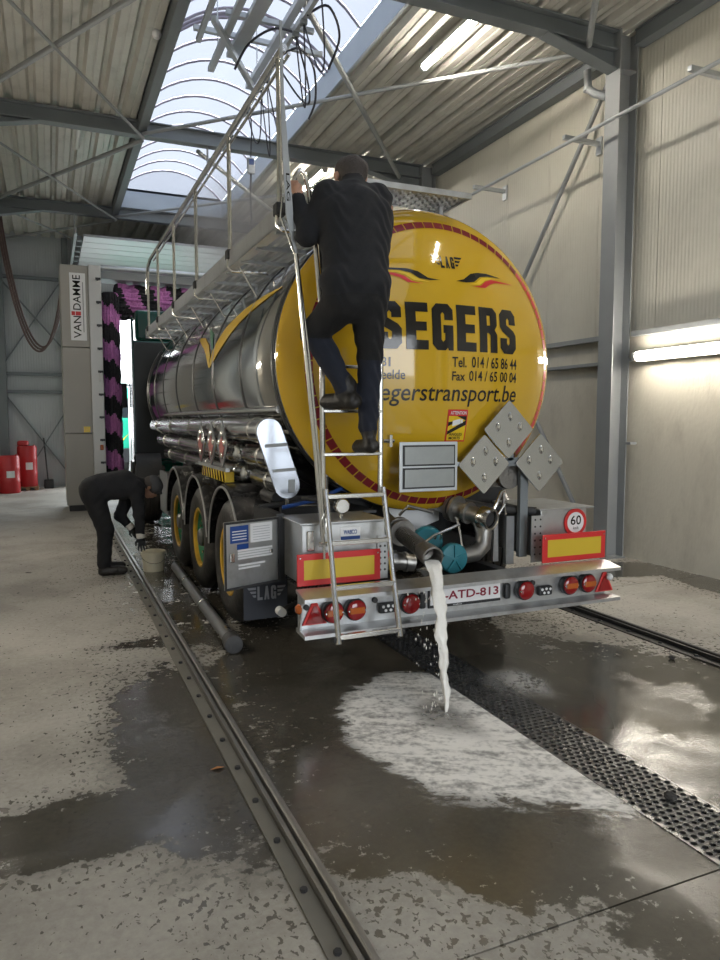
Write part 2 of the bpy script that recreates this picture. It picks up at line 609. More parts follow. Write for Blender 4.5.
# portal frames of H-section steel
def hbeam_x(m, x0, x1, y, z0, z1, w=0.17, t=0.016):
    m.box(x0, x1, y - w / 2, y + w / 2, z0, z0 + t)
    m.box(x0, x1, y - w / 2, y + w / 2, z1 - t, z1)
    m.box(x0, x1, y - 0.006, y + 0.006, z0 + t, z1 - t)


def haunch(m, xa, xb, y, za, zb, w=0.17):
    fn = lambda a, b, c: (a, c, b)
    m.prism([(xa, za), (xb, zb), (xb, za)], fn, y - 0.006, y + 0.006)
    m.bar((xa, y, za), (xb, y, zb), w, 0.016, up=(0, 0, 1))


for yf in frames_y:
    e = empty('steel_frame', (2.6, yf, 0)); e['kind'] = 'structure'
    m = MB(); hbeam_x(m, XL + 0.3, XR - 0.3, yf, 5.98, 6.2); m.build('rafter', STEELD, e)
    for side in (1, -1):
        c = lambda v: v if side == 1 else 5.2 - v          # mirror about x = 2.6 (hall is 7.8 m wide)
        xs = sorted((c(6.20), c(6.47)))
        m = MB()
        m.box(xs[0], xs[0] + 0.016, yf - 0.12, yf + 0.12, 0, 6.2)
        m.box(xs[1] - 0.016, xs[1], yf - 0.12, yf + 0.12, 0, 6.2)
        m.box(xs[0] + 0.016, xs[1] - 0.016, yf - 0.006, yf + 0.006, 0, 6.2)
        m.box(xs[0] - 0.02, xs[1] + 0.01, yf - 0.14, yf + 0.14, 0, 0.02)
        m.box(xs[0] + 0.016, xs[1] - 0.016, yf - 0.11, yf + 0.11, 5.76, 5.775)
        m.build('column', STEEL, e)
        m = MB(); haunch(m, c(5.2), c(6.2), yf, 5.98, 5.77); m.build('haunch', STEELD, e)

n_trim = [0]


def trim(m, mat, bevel=0, smooth=False):
    n_trim[0] += 1
    return struct(m.build('trim_%d' % n_trim[0], mat, bevel=bevel, smooth=smooth))


for a, b_ in zip(ysplit[:-1], ysplit[1:]):
    m = MB(); m.box(6.36, 6.51, a + 0.16, b_ - 0.16, 6.02, 6.035); m.box(6.36, 6.51, a + 0.16, b_ - 0.16, 6.185, 6.2); m.box(6.38, 6.40, a + 0.16, b_ - 0.16, 6.035, 6.185); trim(m, STEELD)
    m = MB(); m.box(-1.28, -1.13, a + 0.16, b_ - 0.16, 6.02, 6.2); trim(m, STEELD)
    if b_ < 17:
        m = MB(); m.box(1.38, 1.50, a, b_ - 0.002, 6.05, 6.36); trim(m, STEELD)
    # ledger angle on the right wall over the concrete plinth
    m = MB(); m.box(6.44, 6.515, a + 0.16, b_ - 0.16, 2.70, 2.76); trim(m, STEEL)
for a, b_ in ((7.02, 11.48), (11.82, 16.28)):
    m = MB(); m.box(6.44, 6.515, a, b_, 2.39, 2.43); trim(m, STEEL)


# wind bracing (round / angle bars) in roof plane, right wall and back wall
def brace(p0, p1, r=0.028, mat=None):
    n_trim[0] += 1
    m = MB(); m.cyl(p0, p1, r, n=8)
    return struct(m.build('trim_%d' % n_trim[0], mat or STEEL, smooth=True))


for ya, yb in ((2.05, 6.85), (6.85, 11.65), (11.65, 16.45)):
    brace((1.45, yb - 0.1, 6.0), (5.9, ya + 0.1, 5.97))
    brace((2.3, ya + 0.1, 5.93), (5.75, yb - 0.1, 5.93), 0.035)
    brace((-1.0, yb - 0.1, 6.0), (1.45, ya + 0.1, 5.97), 0.035)
    brace((-1.0, ya + 0.1, 5.93), (1.45, yb - 0.1, 5.93), 0.02)
brace((1.45, 16.55, 5.97), (-1.0, 19.5, 6.0), 0.03); brace((-0.6, 16.55, 5.93), (1.4, 19.5, 5.93), 0.02)
brace((6.40, 7.15, 5.80), (6.40, 8.75, 3.80), 0.03); brace((6.40, 8.75, 3.80), (6.40, 9.6, 2.75), 0.03)
brace((6.38, 8.55, 1.9), (6.38, 7.45, 0.45), 0.032)
m = MB(); m.bar((-1.05, 19.72, 2.95), (0.35, 19.72, 5.1), 0.03, 0.10, up=(0, 1, 0)); trim(m, STEELD)
m = MB(); m.bar((-1.05, 19.68, 5.2), (0.45, 19.68, 3.4), 0.03, 0.10, up=(0, 1, 0)); trim(m, STEELD)
m = MB(); m.bar((-1.05, 19.72, 2.45), (0.45, 19.72, 0.3), 0.03, 0.10, up=(0, 1, 0)); trim(m, STEELD)
m = MB(); m.bar((-0.6, 19.68, 0.3), (0.45, 19.68, 2.0), 0.03, 0.10, up=(0, 1, 0)); trim(m, STEELD)
m = MB(); m.box(-1.1, 0.5, 19.66, 19.78, 2.80, 2.88); trim(m, STEELD)
m = MB(); m.box(-1.1, 0.5, 19.66, 19.78, 2.36, 2.44); trim(m, STEELD)
m = MB(); m.box(-1.12, -0.92, 19.5, 19.78, 0, 6.2); trim(m, STEELD)
m = MB(); m.box(0.42, 0.56, 19.6, 19.78, 0, 6.2); trim(m, STEELD)
m = MB(); m.box(-1.1, 0.6, 19.6, 19.78, 5.15, 5.22); trim(m, STEELD)

# barrel-vault skylight: kerbs, arched ribs, opal panes
SKX0, SKX1, SKY0, SKY1 = 1.50, 3.70, -3.1, 16.3
CURB = pm('skylight_kerb', (0.42, 0.48, 0.54), 0.5, 0.1, 0.1, 2)
m = MB()
m.box(SKX0 - 0.03, SKX0, SKY0, SKY1, 6.2, 6.55); m.box(SKX1, SKX1 + 0.04, SKY0, SKY1, 6.2, 6.55)
m.box(SKX0, SKX1, SKY0 - 0.04, SKY0, 6.2, 7.1); m.box(SKX0 - 0.03, SKX1 + 0.04, SKY1, SKY1 + 0.04, 6.2, 6.6)
sky = struct(m.build('window_1', CURB))


def vault(y, dz=0.0):
    pts = []
    for i in range(13):
        t = i / 12
        x = SKX0 + (SKX1 - SKX0) * t
        pts.append((x, y, 6.55 + dz + 0.52 * (1 - (2 * t - 1) ** 2) ** 0.9))
    return pts


RIBM = pm('skylight_rib', (0.30, 0.27, 0.33), 0.5, 0.2, 0.1)
npane = 30
dy = (SKY1 - SKY0) / npane
m = MB(); m.grid([vault(SKY0 + 0.02, 0.015), vault(SKY0 + dy - 0.02, 0.015)])
pane0 = m.build('pane', PANE, sky, smooth=True, angle=60)
m = MB(); m.tube(vault(SKY0), 0.018, 6)
rib0 = m.build('rib', RIBM, sky, smooth=True)
for i in range(1, npane):
    copy_part(pane0, (0, dy * i, 0), sky)
for i in range(1, npane + 1):
    copy_part(rib0, (0, dy * i, 0), sky)
# double rib pack (fire vent frame) near the middle of the view
for k in range(3):
    copy_part(rib0, (0, 9.55 + 0.12 * k - SKY0, -0.05), sky)
m = MB(); m.poly([(SKX0, SKY1, 6.55)] + [p for p in vault(SKY1)] + [(SKX1, SKY1, 6.55)])
m.build('end_pane', PANE, sky)

# ------------------------------------------------------------------ fixtures of the hall
# perforated drain grate between the rails, one panel per metre
GRATE = pm('wet_grate_steel', (0.20, 0.20, 0.20), 0.28, 0.85, 0.25, 12, rvar=0.08)
grate = empty('drain_grate', (2.465, 5.0, 0), 'long perforated steel drain grate set in the floor beside the white foam', 'drain grate')


def grate_panel(y0, length):
    m = MB()
    nx, ny = 8, int(length / 0.037)
    cw, ch = (GX1 - GX0 - 0.012) / nx, length / ny
    x0 = GX0 + 0.006
    for j in range(ny):
        ya, yb = y0 + j * ch, y0 + (j + 1) * ch
        cells = []
        if j % 2 == 0:
            cells = [(x0 + i * cw, x0 + (i + 1) * cw, True) for i in range(nx)]
        else:
            cells = [(x0, x0 + cw / 2, False)] + [(x0 + (i + .5) * cw, x0 + (i + 1.5) * cw, True) for i in range(nx - 1)] + [(x0 + (nx - .5) * cw, x0 + nx * cw, False)]
        for xa, xb, hole in cells:
            cx, cy = (xa + xb) / 2, (ya + yb) / 2
            if not hole:
                m.poly([(xa, ya, 0.002), (xb, ya, 0.002), (xb, yb, 0.002), (xa, yb, 0.002)])
                continue
            o = [(xa, ya), (cx, ya), (xb, ya), (xb, cy), (xb, yb), (cx, yb), (xa, yb), (xa, cy)]
            rx, ry = cw * 0.36, ch * 0.36
            ang = [225, 270, 315, 0, 45, 90, 135, 180]
            h = [(cx + rx * math.cos(R(t)) * (1.0), cy + ry * math.sin(R(t))) for t in ang]
            vs_ = [(p[0], p[1], 0.002) for p in o] + [(p[0], p[1], 0.004) for p in h] + [(p[0], p[1], -0.012) for p in h]
            fs_ = []
            for i in range(8):
                k = (i + 1) % 8
                fs_.append((i, k, 8 + k, 8 + i)); fs_.append((8 + i, 8 + k, 16 + k, 16 + i))
            m.add(vs_, fs_)
    m.box(GX0 + 0.001, GX0 + 0.008, y0 + 0.002, y0 + length - 0.002, -0.05, 0.004)
    m.box(GX1 - 0.008, GX1 - 0.001, y0 + 0.002, y0 + length - 0.002, -0.05, 0.004)
    m.box(GX0 + 0.008, GX1 - 0.008, y0 + 0.001, y0 + 0.006, -0.05, 0.003)
    return m.build('grate_panel', GRATE, grate)


gp = grate_panel(0.0, 1.0)
for i in range(1, 13):
    copy_part(gp, (0, i, 0), grate)

# guide rails for the wash gantry
RAILM = pm('worn_rail_steel', (0.33, 0.32, 0.30), 0.35, 0.75, 0.25, 10, rvar=0.12)
RAILD = pm('dark_oily_rail', (0.035, 0.034, 0.032), 0.4, 0.3, 0.2, 8)
RAILB = pm('rail_base_strip', (0.17, 0.16, 0.135), 0.6, 0.1, 0.2, 6)


def rail(x, side, name_label):
    e = empty('guide_rail', (x, 7.5, 0), name_label, 'rail', 'gantry guide rails')
    fn = lambda a, b, c: (x + a, c, b)
    m = MB(); m.prism([(-0.034, 0.0), (0.03, 0.0), (0.03, 0.046), (0.024, 0.05), (0.006, 0.05), (0.0, 0.044), (0.0, 0.012), (-0.016, 0.012), (-0.016, 0.040), (-0.034, 0.040)], fn, -3.5, 17.5)
    m.build('rail_head', RAILM if x < 2 else RAILD, e)
    m = MB(); m.box(x - 0.105, x - 0.036, -3.5, 17.5, 0, 0.010)
    m.build('base_plate', RAILB if x < 2 else RAILD, e)
    m = MB(); m.cyl((x - 0.07, 1.0, 0.010), (x - 0.07, 1.0, 0.022), 0.014, n=6)
    b0 = m.build('bolt', RUBBER, e)
    for i in range(1, 30):
        copy_part(b0, (0, i * 0.33, 0), e)
    return e


rail(0.855, 1, 'long steel guide rail beside the bucket, running to the bottom of the picture')
rail(4.28, 1, 'dark steel guide rail at the right, between the trailer bumper and the right wall')

# fluorescent lamps
LAMPB = pm('lamp_housing', (0.62, 0.62, 0.60), 0.5, 0, 0.05)


def lamp(name, p0, p1, r, label, lit=True, wall=False, hang=None):
    c = (Vector(p0) + Vector(p1)) / 2
    e = empty(name, (c.x, c.y, c.z), label, 'lamp', 'fluorescent hall lamps')
    m = MB(); m.cyl(p0, p1, r, n=14); m.build('tube', (TUBEW if wall else TUBE) if lit else LAMPB, e, smooth=True)
    d = (Vector(p1) - Vector(p0)).normalized()
    m = MB(); m.cyl(Vector(p0) - d * 0.05, p0, r * 1.08, n=14); m.build('end_cap', LAMPB, e, smooth=True)
    m = MB(); m.cyl(p1, Vector(p1) + d * 0.05, r * 1.08, n=14); m.build('end_cap', LAMPB, e, smooth=True)
    sx = 1 if c.x > 0 else -1
    m = MB()
    if wall:
        xs = sorted((c.x + sx * r * 0.35, c.x + sx * r * 1.5))
        m.box(xs[0], xs[1], p0[1] - 0.04, p1[1] + 0.04, c.z - r * 1.15, c.z + r * 1.15)
    else:
        m.box(c.x - r * 1.25, c.x + r * 1.25, p0[1] - 0.04, p1[1] + 0.04, c.z + r * 0.30, c.z + r * 1.6)
    m.build('housing', LAMPB, e, bevel=0.004)
    for t in (0.12, 0.88):
        m = MB()
        q = Vector(p0).lerp(Vector(p1), t)
        if wall:
            m.box(q.x + r * 0.9 if q.x > 0 else -1.3, 6.525 if q.x > 0 else q.x - r * 0.9, q.y - 0.02, q.y + 0.02, q.z - 0.02, q.z + 0.02)
        else:
            m.box(q.x - 0.015, q.x + 0.015, q.y - 0.02, q.y + 0.02, q.z + r * 0.9, 6.25)
        m.build('bracket', STEEL, e)
    return e


lamp('ceiling_light', (4.43, 6.95, 6.08), (4.43, 8.2, 6.08), 0.042, 'lit fluorescent tube under the roof deck at the top of the picture')
lamp('ceiling_light', (4.60, 12.2, 6.08), (4.60, 13.4, 6.08), 0.042, "lit fluorescent tube under the roof, beside the climbing man's head")
lamp('ceiling_light', (0.55, 11.75, 6.08), (0.55, 12.7, 6.08), 0.042, 'unlit white fluorescent tube under the left roof deck', lit=False)
lamp('wall_lamp', (-1.18, 4.95, 2.45), (-1.18, 6.52, 2.45), 0.05, 'added fill-light tube on the left wall nearest the bending man, outside the picture', wall=True)  # unseen lamp, added to brighten the left side
lamp('wall_lamp', (-1.18, 9.6, 2.45), (-1.18, 11.17, 2.45), 0.05, 'added fill-light tube on the left wall nearest the wash gantry, outside the picture', wall=True)  # second unseen lamp, likewise added only for its light
lamp('ceiling_light', (4.43, 2.2, 6.08), (4.43, 3.45, 6.08), 0.042, 'added fill-light tube under the roof above the photographer, outside the picture')  # added out of view to raise the overall light level
lamp('wall_lamp', (6.40, 4.95, 2.45), (6.40, 6.52, 2.45), 0.055, 'bright lit fluorescent tube on the right concrete wall', wall=True)

# pipe on wall brackets, right
e = empty('wall_pipe', (6.0, 7.0, 5.13), 'thin grey pipe along the upper right wall on three brackets', 'pipe')
m = MB(); m.cyl((6.0, 1.5, 5.13), (6.0, 9.6, 5.11), 0.022, n=10); m.build('pipe', GALV, e, smooth=True)
for yy in (3.6, 5.5, 7.4, 9.45):
    m = MB(); m.box(5.95, 6.52, yy - 0.025, yy + 0.025, 5.155, 5.205); m.box(6.50, 6.522, yy - 0.05, yy + 0.05, 5.05, 5.26); m.build('bracket', GALV, e)
e = empty('rain_pipe', (6.3, 7.2, 5.75), 'short grey elbow pipe under the roof beside the right column', 'pipe')
m = MB(); m.tube([(6.25, 7.35, 6.0), (6.25, 7.33, 5.78), (6.27, 7.22, 5.68), (6.35, 7.12, 5.62)], 0.05, 10); m.build('elbow', GALV, e, smooth=True)
m = MB(); m.cyl((6.25, 7.33, 5.80), (6.25, 7.33, 5.75), 0.058, n=12); m.build('collar', GALV, e, smooth=True)

# column clips
for zz in (2.42, 1.42):
    m = MB(); m.box(6.40, 6.50, 6.60, 6.70, zz - 0.015, zz + 0.015)
    tag(m.build('pipe_clip', STEEL), 'small steel clip on the right column, %s' % ('beside the wall lamp' if zz > 2 else 'below the wall lamp, halfway down'), 'clip', 'column clips')

# lattice of bars hung under the skylight
e = empty('hanging_bar_frame', (2.2, 8.2, 5.8), 'loose grid of grey metal bars hung under the skylight', 'bar frame')
LB = GALV
for p0, p1, w, h in [((1.6, 6.4, 5.8), (1.62, 8.15, 5.8), 0.05, 0.05), ((1.86, 6.3, 5.8), (1.88, 8.75, 5.8), 0.07, 0.05),
                     ((2.40, 6.2, 5.8), (2.40, 9.0, 5.8), 0.08, 0.06), ((2.10, 6.2, 5.83), (2.06, 8.4, 5.83), 0.15, 0.05),
                     ((1.55, 8.02, 5.86), (3.0, 8.02, 5.86), 0.05, 0.05), ((1.8, 7.6, 5.86), (2.75, 7.6, 5.86), 0.05, 0.05),
                     ((1.66, 7.55, 5.74), (2.44, 8.86, 5.70), 0.05, 0.07)]:
    m = MB(); m.bar(p0, p1, w, h); m.build('bar', LB, e)
for x, yy in ((1.61, 7.0), (1.87, 6.9), (2.4, 6.9), (2.4, 8.6), (1.87, 8.3)):
    m = MB(); m.cyl((x, yy, 5.82), (x, yy, 7.0 - 0.32 * abs(x - 2.6)), 0.007, n=6); m.build('hanger', LB, e)

# festoon rail with looping cables and a pendant control
e = empty('cable_rail', (2.43, 10.0, 5.65), 'grey cable carrier rail with drooping black cables under the skylight', 'cable rail')
m = MB(); m.bar((2.43, 4.0, 5.65), (2.43, 12.2, 5.65), 0.045, 0.06); m.build('rail', GALV, e)
for yy in (2.05, 6.85, 11.65):
    if yy > 4:
        m = MB(); m.box(2.42, 2.44, yy - 0.03, yy + 0.03, 5.68, 5.985); m.build('hanger', STEEL, e)


def loop(p0, p1, sag, side=0.0, n=14):
    pts = []
    for i in range(n + 1):
        t = i / n
        s = (1 - (2 * t - 1) ** 2)
        pts.append((p0[0] + (p1[0] - p0[0]) * t + side * s, p0[1] + (p1[1] - p0[1]) * t, p0[2] + (p1[2] - p0[2]) * t - sag * s))
    return pts


def smooth_path(P, n=6):
    P = [Vector(p) for p in P]
    out = []
    for i in range(len(P) - 1):
        a, b, c, d = P[max(i - 1, 0)], P[i], P[i + 1], P[min(i + 2, len(P) - 1)]
        for k in range(n):
            t = k / n
            out.append(0.5 * ((2 * b) + (c - a) * t + (2 * a - 5 * b + 4 * c - d) * t * t + (3 * b - a - 3 * c + d) * t ** 3))
    return out + [P[-1]]


CABLE = pm('black_cable', (0.02, 0.02, 0.03), 0.5, 0, 0.1)
for y0_, y1_, sag, side, r in ((6.5, 7.0, 0.55, 0.1, 0.008), (7.0, 7.25, 0.75, 0.05, 0.008), (7.25, 7.9, 0.5, 0.25, 0.011), (7.9, 8.3, 0.7, 0.1, 0.008), (8.3, 8.55, 0.8, 0.06, 0.007), (8.55, 9.2, 0.5, 0.05, 0.008)):
    m = MB(); m.tube(loop((2.43, y0_, 5.60), (2.43, y1_, 5.60), sag, side), r, 6); m.build('cable', CABLE, e, smooth=True)
for pts, r in (([(2.43, 7.25, 5.62), (2.30, 7.6, 5.80), (2.1, 7.85, 5.72), (1.98, 8.0, 5.50)], 0.013), ([(2.43, 7.75, 5.62), (2.62, 7.72, 5.72), (2.85, 7.9, 5.66), (2.95, 8.1, 5.40), (2.9, 8.2, 5.2)], 0.013), ([(2.43, 6.9, 5.62), (2.65, 6.9, 5.75), (2.85, 7.1, 5.6), (2.8, 7.3, 5.35)], 0.013)):
    m = MB(); m.tube(smooth_path(pts), r, 8); m.build('hose', CABLE, e, smooth=True)
for yy in (7.0, 7.25, 7.9, 8.3, 8.55, 9.2):
    m = MB(); m.box(2.40, 2.46, yy - 0.03, yy + 0.03, 5.575, 5.625); m.build('trolley', STEELD, e)
e = empty('pendant_control', (2.43, 9.05, 4.87), 'small grey control box hanging on a black cable under the skylight', 'control box')
m = MB(); m.tube([(2.43, 9.05, 5.61), (2.44, 9.03, 5.3), (2.43, 9.05, 4.96)], 0.008, 6); m.build('cable', CABLE, e)
m = MB(); m.box(2.385, 2.475, 9.02, 9.08, 4.78, 4.97); m.build('box', GALV, e, bevel=0.008)
m = MB(); m.box(2.40, 2.46, 9.012, 9.02, 4.88, 4.95); m.build('display', BLUE, e)
m = MB(); m.tube([(2.43, 9.05, 4.79), (2.42, 9.05, 4.5), (2.43, 9.06, 4.15)], 0.012, 6); m.build('lower_cable', CABLE, e)

# rolled-up sectional door stored under the roof
SECT = pm('white_door_panel', (0.46, 0.47, 0.48), 0.4, 0, 0.05, 2)
e = empty('sectional_door', (2.6, 18.0, 5.5), 'white sectional door slid up horizontally under the roof by the far doorway', 'door')
for i in range(7):
    ya = 16.1 + i * 0.52
    m = MB(); m.box(0.78, 4.45, ya + 0.016, ya + 0.504, 5.47, 5.52); m.build('door_panel', SECT, e, bevel=0.006)
    m = MB(); m.box(0.66, 0.76, ya + 0.2, ya + 0.3, 5.42, 5.52); m.build('roller_bracket', STEELD, e)
for x in (0.60, 4.50):
    m = MB(); m.box(x, x + 0.05, 15.9, 19.7, 5.46, 5.58); m.build('track', STEEL, e)
    for yy in (16.45, 19.5):
        m = MB(); m.box(x + 0.01, x + 0.04, yy - 0.02, yy + 0.02, 5.58, 6.0 if yy < 17 else 6.22); m.build('hanger', STEEL, e)

# ------------------------------------------------------------------ truck wash gantry
PORT = pm('beige_gantry_cladding', (0.34, 0.325, 0.29), 0.45, 0.1, 0.06, 1.5)
PORTL = pm('pale_gantry_strip', (0.52, 0.52, 0.50), 0.4, 0.3, 0.06, 1.5)


def tri_map(tris, fn, parent, name, mat, maxe=0.05):
    """2D triangles, split until small, mapped on to a surface by fn"""
    m = MB()
    st = [tuple(t) for t in tris]
    while st:
        a, b, c = st.pop()
        l = [math.dist(a, b), math.dist(b, c), math.dist(c, a)]
        k = l.index(max(l))
        if l[k] > maxe:
            if k == 1:
                a, b, c = b, c, a
            elif k == 2:
                a, b, c = c, a, b
            q = ((a[0] + b[0]) / 2, (a[1] + b[1]) / 2)
            st += [(a, q, c), (q, b, c)]
        else:
            m.add([fn(*a), fn(*b), fn(*c)], [(0, 1, 2)])
    return m.build(name, mat, parent)


def poly_tris(pl):
    from mathutils.geometry import tessellate_polygon
    return [tuple(pl[i] for i in t) for t in tessellate_polygon([[Vector((a, b, 0)) for a, b in pl]])]


def fg_text(body, mat, parent, fn, w, h, bold=0.0, name='lettering', shear=0.0, fit=True):
    """flat lettering: built-in font outline -> mesh, fitted to w x h, mapped by fn(u, v)"""
    c = bpy.data.curves.new(name, 'FONT')
    c.body = body
    c.offset = bold
    c.shear = shear
    c.resolution_u = 3
    t = bpy.data.objects.new('tmp_text', c)
    col.objects.link(t)
    dg = bpy.context.evaluated_depsgraph_get()
    me = t.evaluated_get(dg).to_mesh()
    V = [(v.co.x, v.co.y) for v in me.vertices]
    Fc = [tuple(p.vertices) for p in me.polygons]
    t.evaluated_get(dg).to_mesh_clear()
    bpy.data.objects.remove(t)
    bpy.data.curves.remove(c)
    xs = [p[0] for p in V]; ys_ = [p[1] for p in V]
    x0, x1, y0, y1 = min(xs), max(xs), min(ys_), max(ys_)
    Q = [((p[0] - x0) / (x1 - x0) * w, (p[1] - y0) / (y1 - y0) * h) for p in V]
    return tri_map([(Q[f[0]], Q[f[i]], Q[f[i + 1]]) for f in Fc for i in range(1, len(f) - 1)], fn, parent, name, mat)


GY = 14.2
e = empty('truck_wash_gantry', (2.6, GY + 0.5, 0), 'beige truck wash gantry with black and pink brushes behind the tanker', 'wash gantry')
gantry = e
for z0, z1 in ((0.12, 1.45), (1.46, 3.02), (3.03, 4.5)):
    m = MB(); m.box(0.26, 0.74, GY, GY + 1.1, z0, z1); m.build('tower_panel', PORT, e, bevel=0.01)
m = MB(); m.box(0.74, 0.96, GY - 0.03, GY + 1.1, 0.12, 4.52); m.build('nozzle_strip', PORTL, e, bevel=0.012)
m = MB(); m.box(0.30, 0.73, GY + 0.1, GY + 1.0, 0.0, 0.12); m.build('bogie', DARK, e)
for i in range(9):
    m = MB(); z = 0.9 + i * 0.42
    m.cyl((0.90, GY - 0.03, z), (0.90, GY - 0.08, z), 0.018, n=8); m.box(0.86, 0.95, GY - 0.09, GY - 0.075, z - 0.01, z + 0.03)
    m.build('spray_nozzle', PLAST, e)
m = MB(); m.box(0.585, 0.70, GY - 0.004, GY, 1.47, 1.58); m.build('yellow_sticker', YELF, e)
m = MB(); m.box(0.86, 0.92, GY - 0.06, GY - 0.03, 1.14, 1.24); m.build('orange_switch', LENSA, e, bevel=0.01)
m = MB(); m.box(0.88, 0.95, GY - 0.06, GY - 0.03, 2.4, 2.62); m.build('switch_box', PORTL, e, bevel=0.008)
m = MB(); m.box(0.42, 0.69, GY - 0.008, GY, 3.15, 4.36)
sg = m.build('sign', WHITE, e)
# sign lettering runs upwards
fg_text('VAN', BLK, sg, lambda u, v: (0.60 - v, GY - 0.011, 3.19 + u), 0.40, 0.13, 0.006)
fg_text('DAMME', BLK, sg, lambda u, v: (0.60 - v, GY - 0.011, 3.70 + u), 0.62, 0.13, 0.006)
m = MB(); m.poly([(0.44, GY - 0.011, 3.60), (0.50, GY - 0.011, 3.60), (0.50, GY - 0.011, 3.67), (0.44, GY - 0.011, 3.67)])
m.poly([(0.51, GY - 0.011, 3.60), (0.60, GY - 0.011, 3.60), (0.60, GY - 0.011, 3.67), (0.51, GY - 0.011, 3.67)]); m.build('logo_mark', RED, sg)
m = MB(); m.poly([(0.635, GY - 0.011, 3.3), (0.65, GY - 0.011, 3.3), (0.65, GY - 0.011, 4.2), (0.635, GY - 0.011, 4.2)]); m.build('small_print_line', pm('grey_print', (0.3, 0.3, 0.3)), sg)
# far tower, cross beam
m = MB(); m.box(4.45, 5.1, GY, GY + 1.1, 0.1, 4.5); m.build('tower_panel', PORT, e, bevel=0.01)
m = MB(); m.box(4.5, 5.05, GY + 0.1, GY + 1.0, 0, 0.1); m.build('bogie', DARK, e)
m = MB(); m.box(0.96, 4.45, GY + 0.25, GY + 0.75, 4.34, 4.48); m.build('cross_beam', STEEL, e)
m = MB(); m.cyl((0.96, GY + 0.15, 4.52), (4.45, GY + 0.15, 4.52), 0.05, n=12); m.build('cross_pipe', GALV, e, smooth=True)
m = MB(); m.cyl((0.96, GY + 0.6, 4.1), (4.45, GY + 0.6, 4.1), 0.07, n=12); m.build('brush_shaft', GALV, e, smooth=True)

BRK = pm('black_brush_bristle', (0.012, 0.012, 0.016), 0.7, 0, 0.3, 20, bump=0.5, bscale=50)
BRP = pm('pink_brush_bristle', (0.55, 0.20, 0.50), 0.7, 0, 0.35, 20, bump=0.5, bscale=50)


def brush(p0, p1, r, bands, parent, name, tw=0.0):
    """bristle brush: a ragged roll of drooping strands; bands alternate black and pink"""
    p0, p1 = Vector(p0), Vector(p1)
    m = MB()
    d, s, u = m.frame_of(p1 - p0)
    Ln = (p1 - p0).length
    nt, na = bands * 12, 84
    rnd = random.Random(3)
    ph = [rnd.uniform(0, 6.28) for _ in range(6)]
    jit = [rnd.uniform(-0.12, 0.12) for _ in range(na)]
    rows = []
    for j in range(nt + 1):
        t = j / nt
        fr = (t * bands) % 1.0
        row = []
        for i in range(na):
            a = 2 * math.pi * i / na
            rr = r * (0.93 + 0.10 * math.sin(math.pi * fr) + 0.04 * math.sin(19 * a + ph[0] + 2 * t) + 0.035 * math.sin(31 * a + 9 * t) + 0.03 * rnd.uniform(-1, 1))
            if j == 0 or j == nt:
                rr *= 0.75
            row.append(p0 + d * (t * Ln) + s * (rr * math.cos(a)) + u * (rr * math.sin(a)))
        rows.append(row)
    for j in range(nt):
        for i in range(na):
            a = 2 * math.pi * i / na
            tt = (j / nt) * bands + tw * math.sin(a + 0.7) * 0.35 + 0.10 * math.sin(5 * a + ph[2]) + jit[i]
            m.mi = int(math.floor(tt)) % 2
            i2 = (i + 1) % na
            m.add([rows[j][i], rows[j][i2], rows[j + 1][i2], rows[j + 1][i]], [(0, 1, 2, 3)])
    m.mi = 0
    m.poly(rows[0]); m.poly(rows[-1])
    return m.build(name, [BRK, BRP], parent)


brush((1.13, GY + 0.32, 0.35), (1.13, GY + 0.32, 4.1), 0.165, 11, gantry, 'side_brush', 1.0)
brush((1.22, GY + 0.6, 3.98), (3.9, GY + 0.6, 3.98), 0.33, 9, gantry, 'top_brush', 2.0)
brush((4.27, GY + 0.32, 0.35), (4.27, GY + 0.32, 4.1), 0.15, 11, gantry, 'side_brush', 1.0)

m = MB(); m.lathe([(0.03, 0), (0.05, 0.02), (0.055, 0.05), (0.035, 0.09), (0.001, 0.10)], (1.30, 8.95, 6.22), (0, 0, -1), 16, caps=False)
tag(m.build('smoke_detector', WHITE, smooth=True), 'small white round sensor on the roof beside the left skylight beam', 'sensor')

# hanging red hose loops at the left and drums by the back wall
e = empty('hanging_hose', (-0.3, 17.0, 3.2), 'brown supply hoses hanging in a loop left of the wash gantry', 'hose')
HOSE = pm('brown_hose', (0.14, 0.09, 0.08), 0.5, 0, 0.2)
for k in range(3):
    dx = 0.035 * k
    pts = []
    for i in range(25):
        t = i / 24
        x = -0.86 + 1.15 * (t ** 1.15) + dx
        z = 5.95 + (4.2 - 5.95) * t - 1.75 * (4 * t * (1 - t)) ** 0.9 * (0.75 + 0.5 * t) + 0.05 * k
        pts.append((x, 17.0 + 0.05 * k - 1.55 * t, z))
    m = MB(); m.tube(pts, 0.022, 7); m.build('hose', HOSE, e, smooth=True)
m = MB(); m.box(-1.0, -0.78, 16.9, 17.2, 5.92, 6.0); m.build('clamp', STEELD, e)

DRUM = pm('red_drum_plastic', (0.50, 0.025, 0.03), 0.35, 0, 0.1, 3)


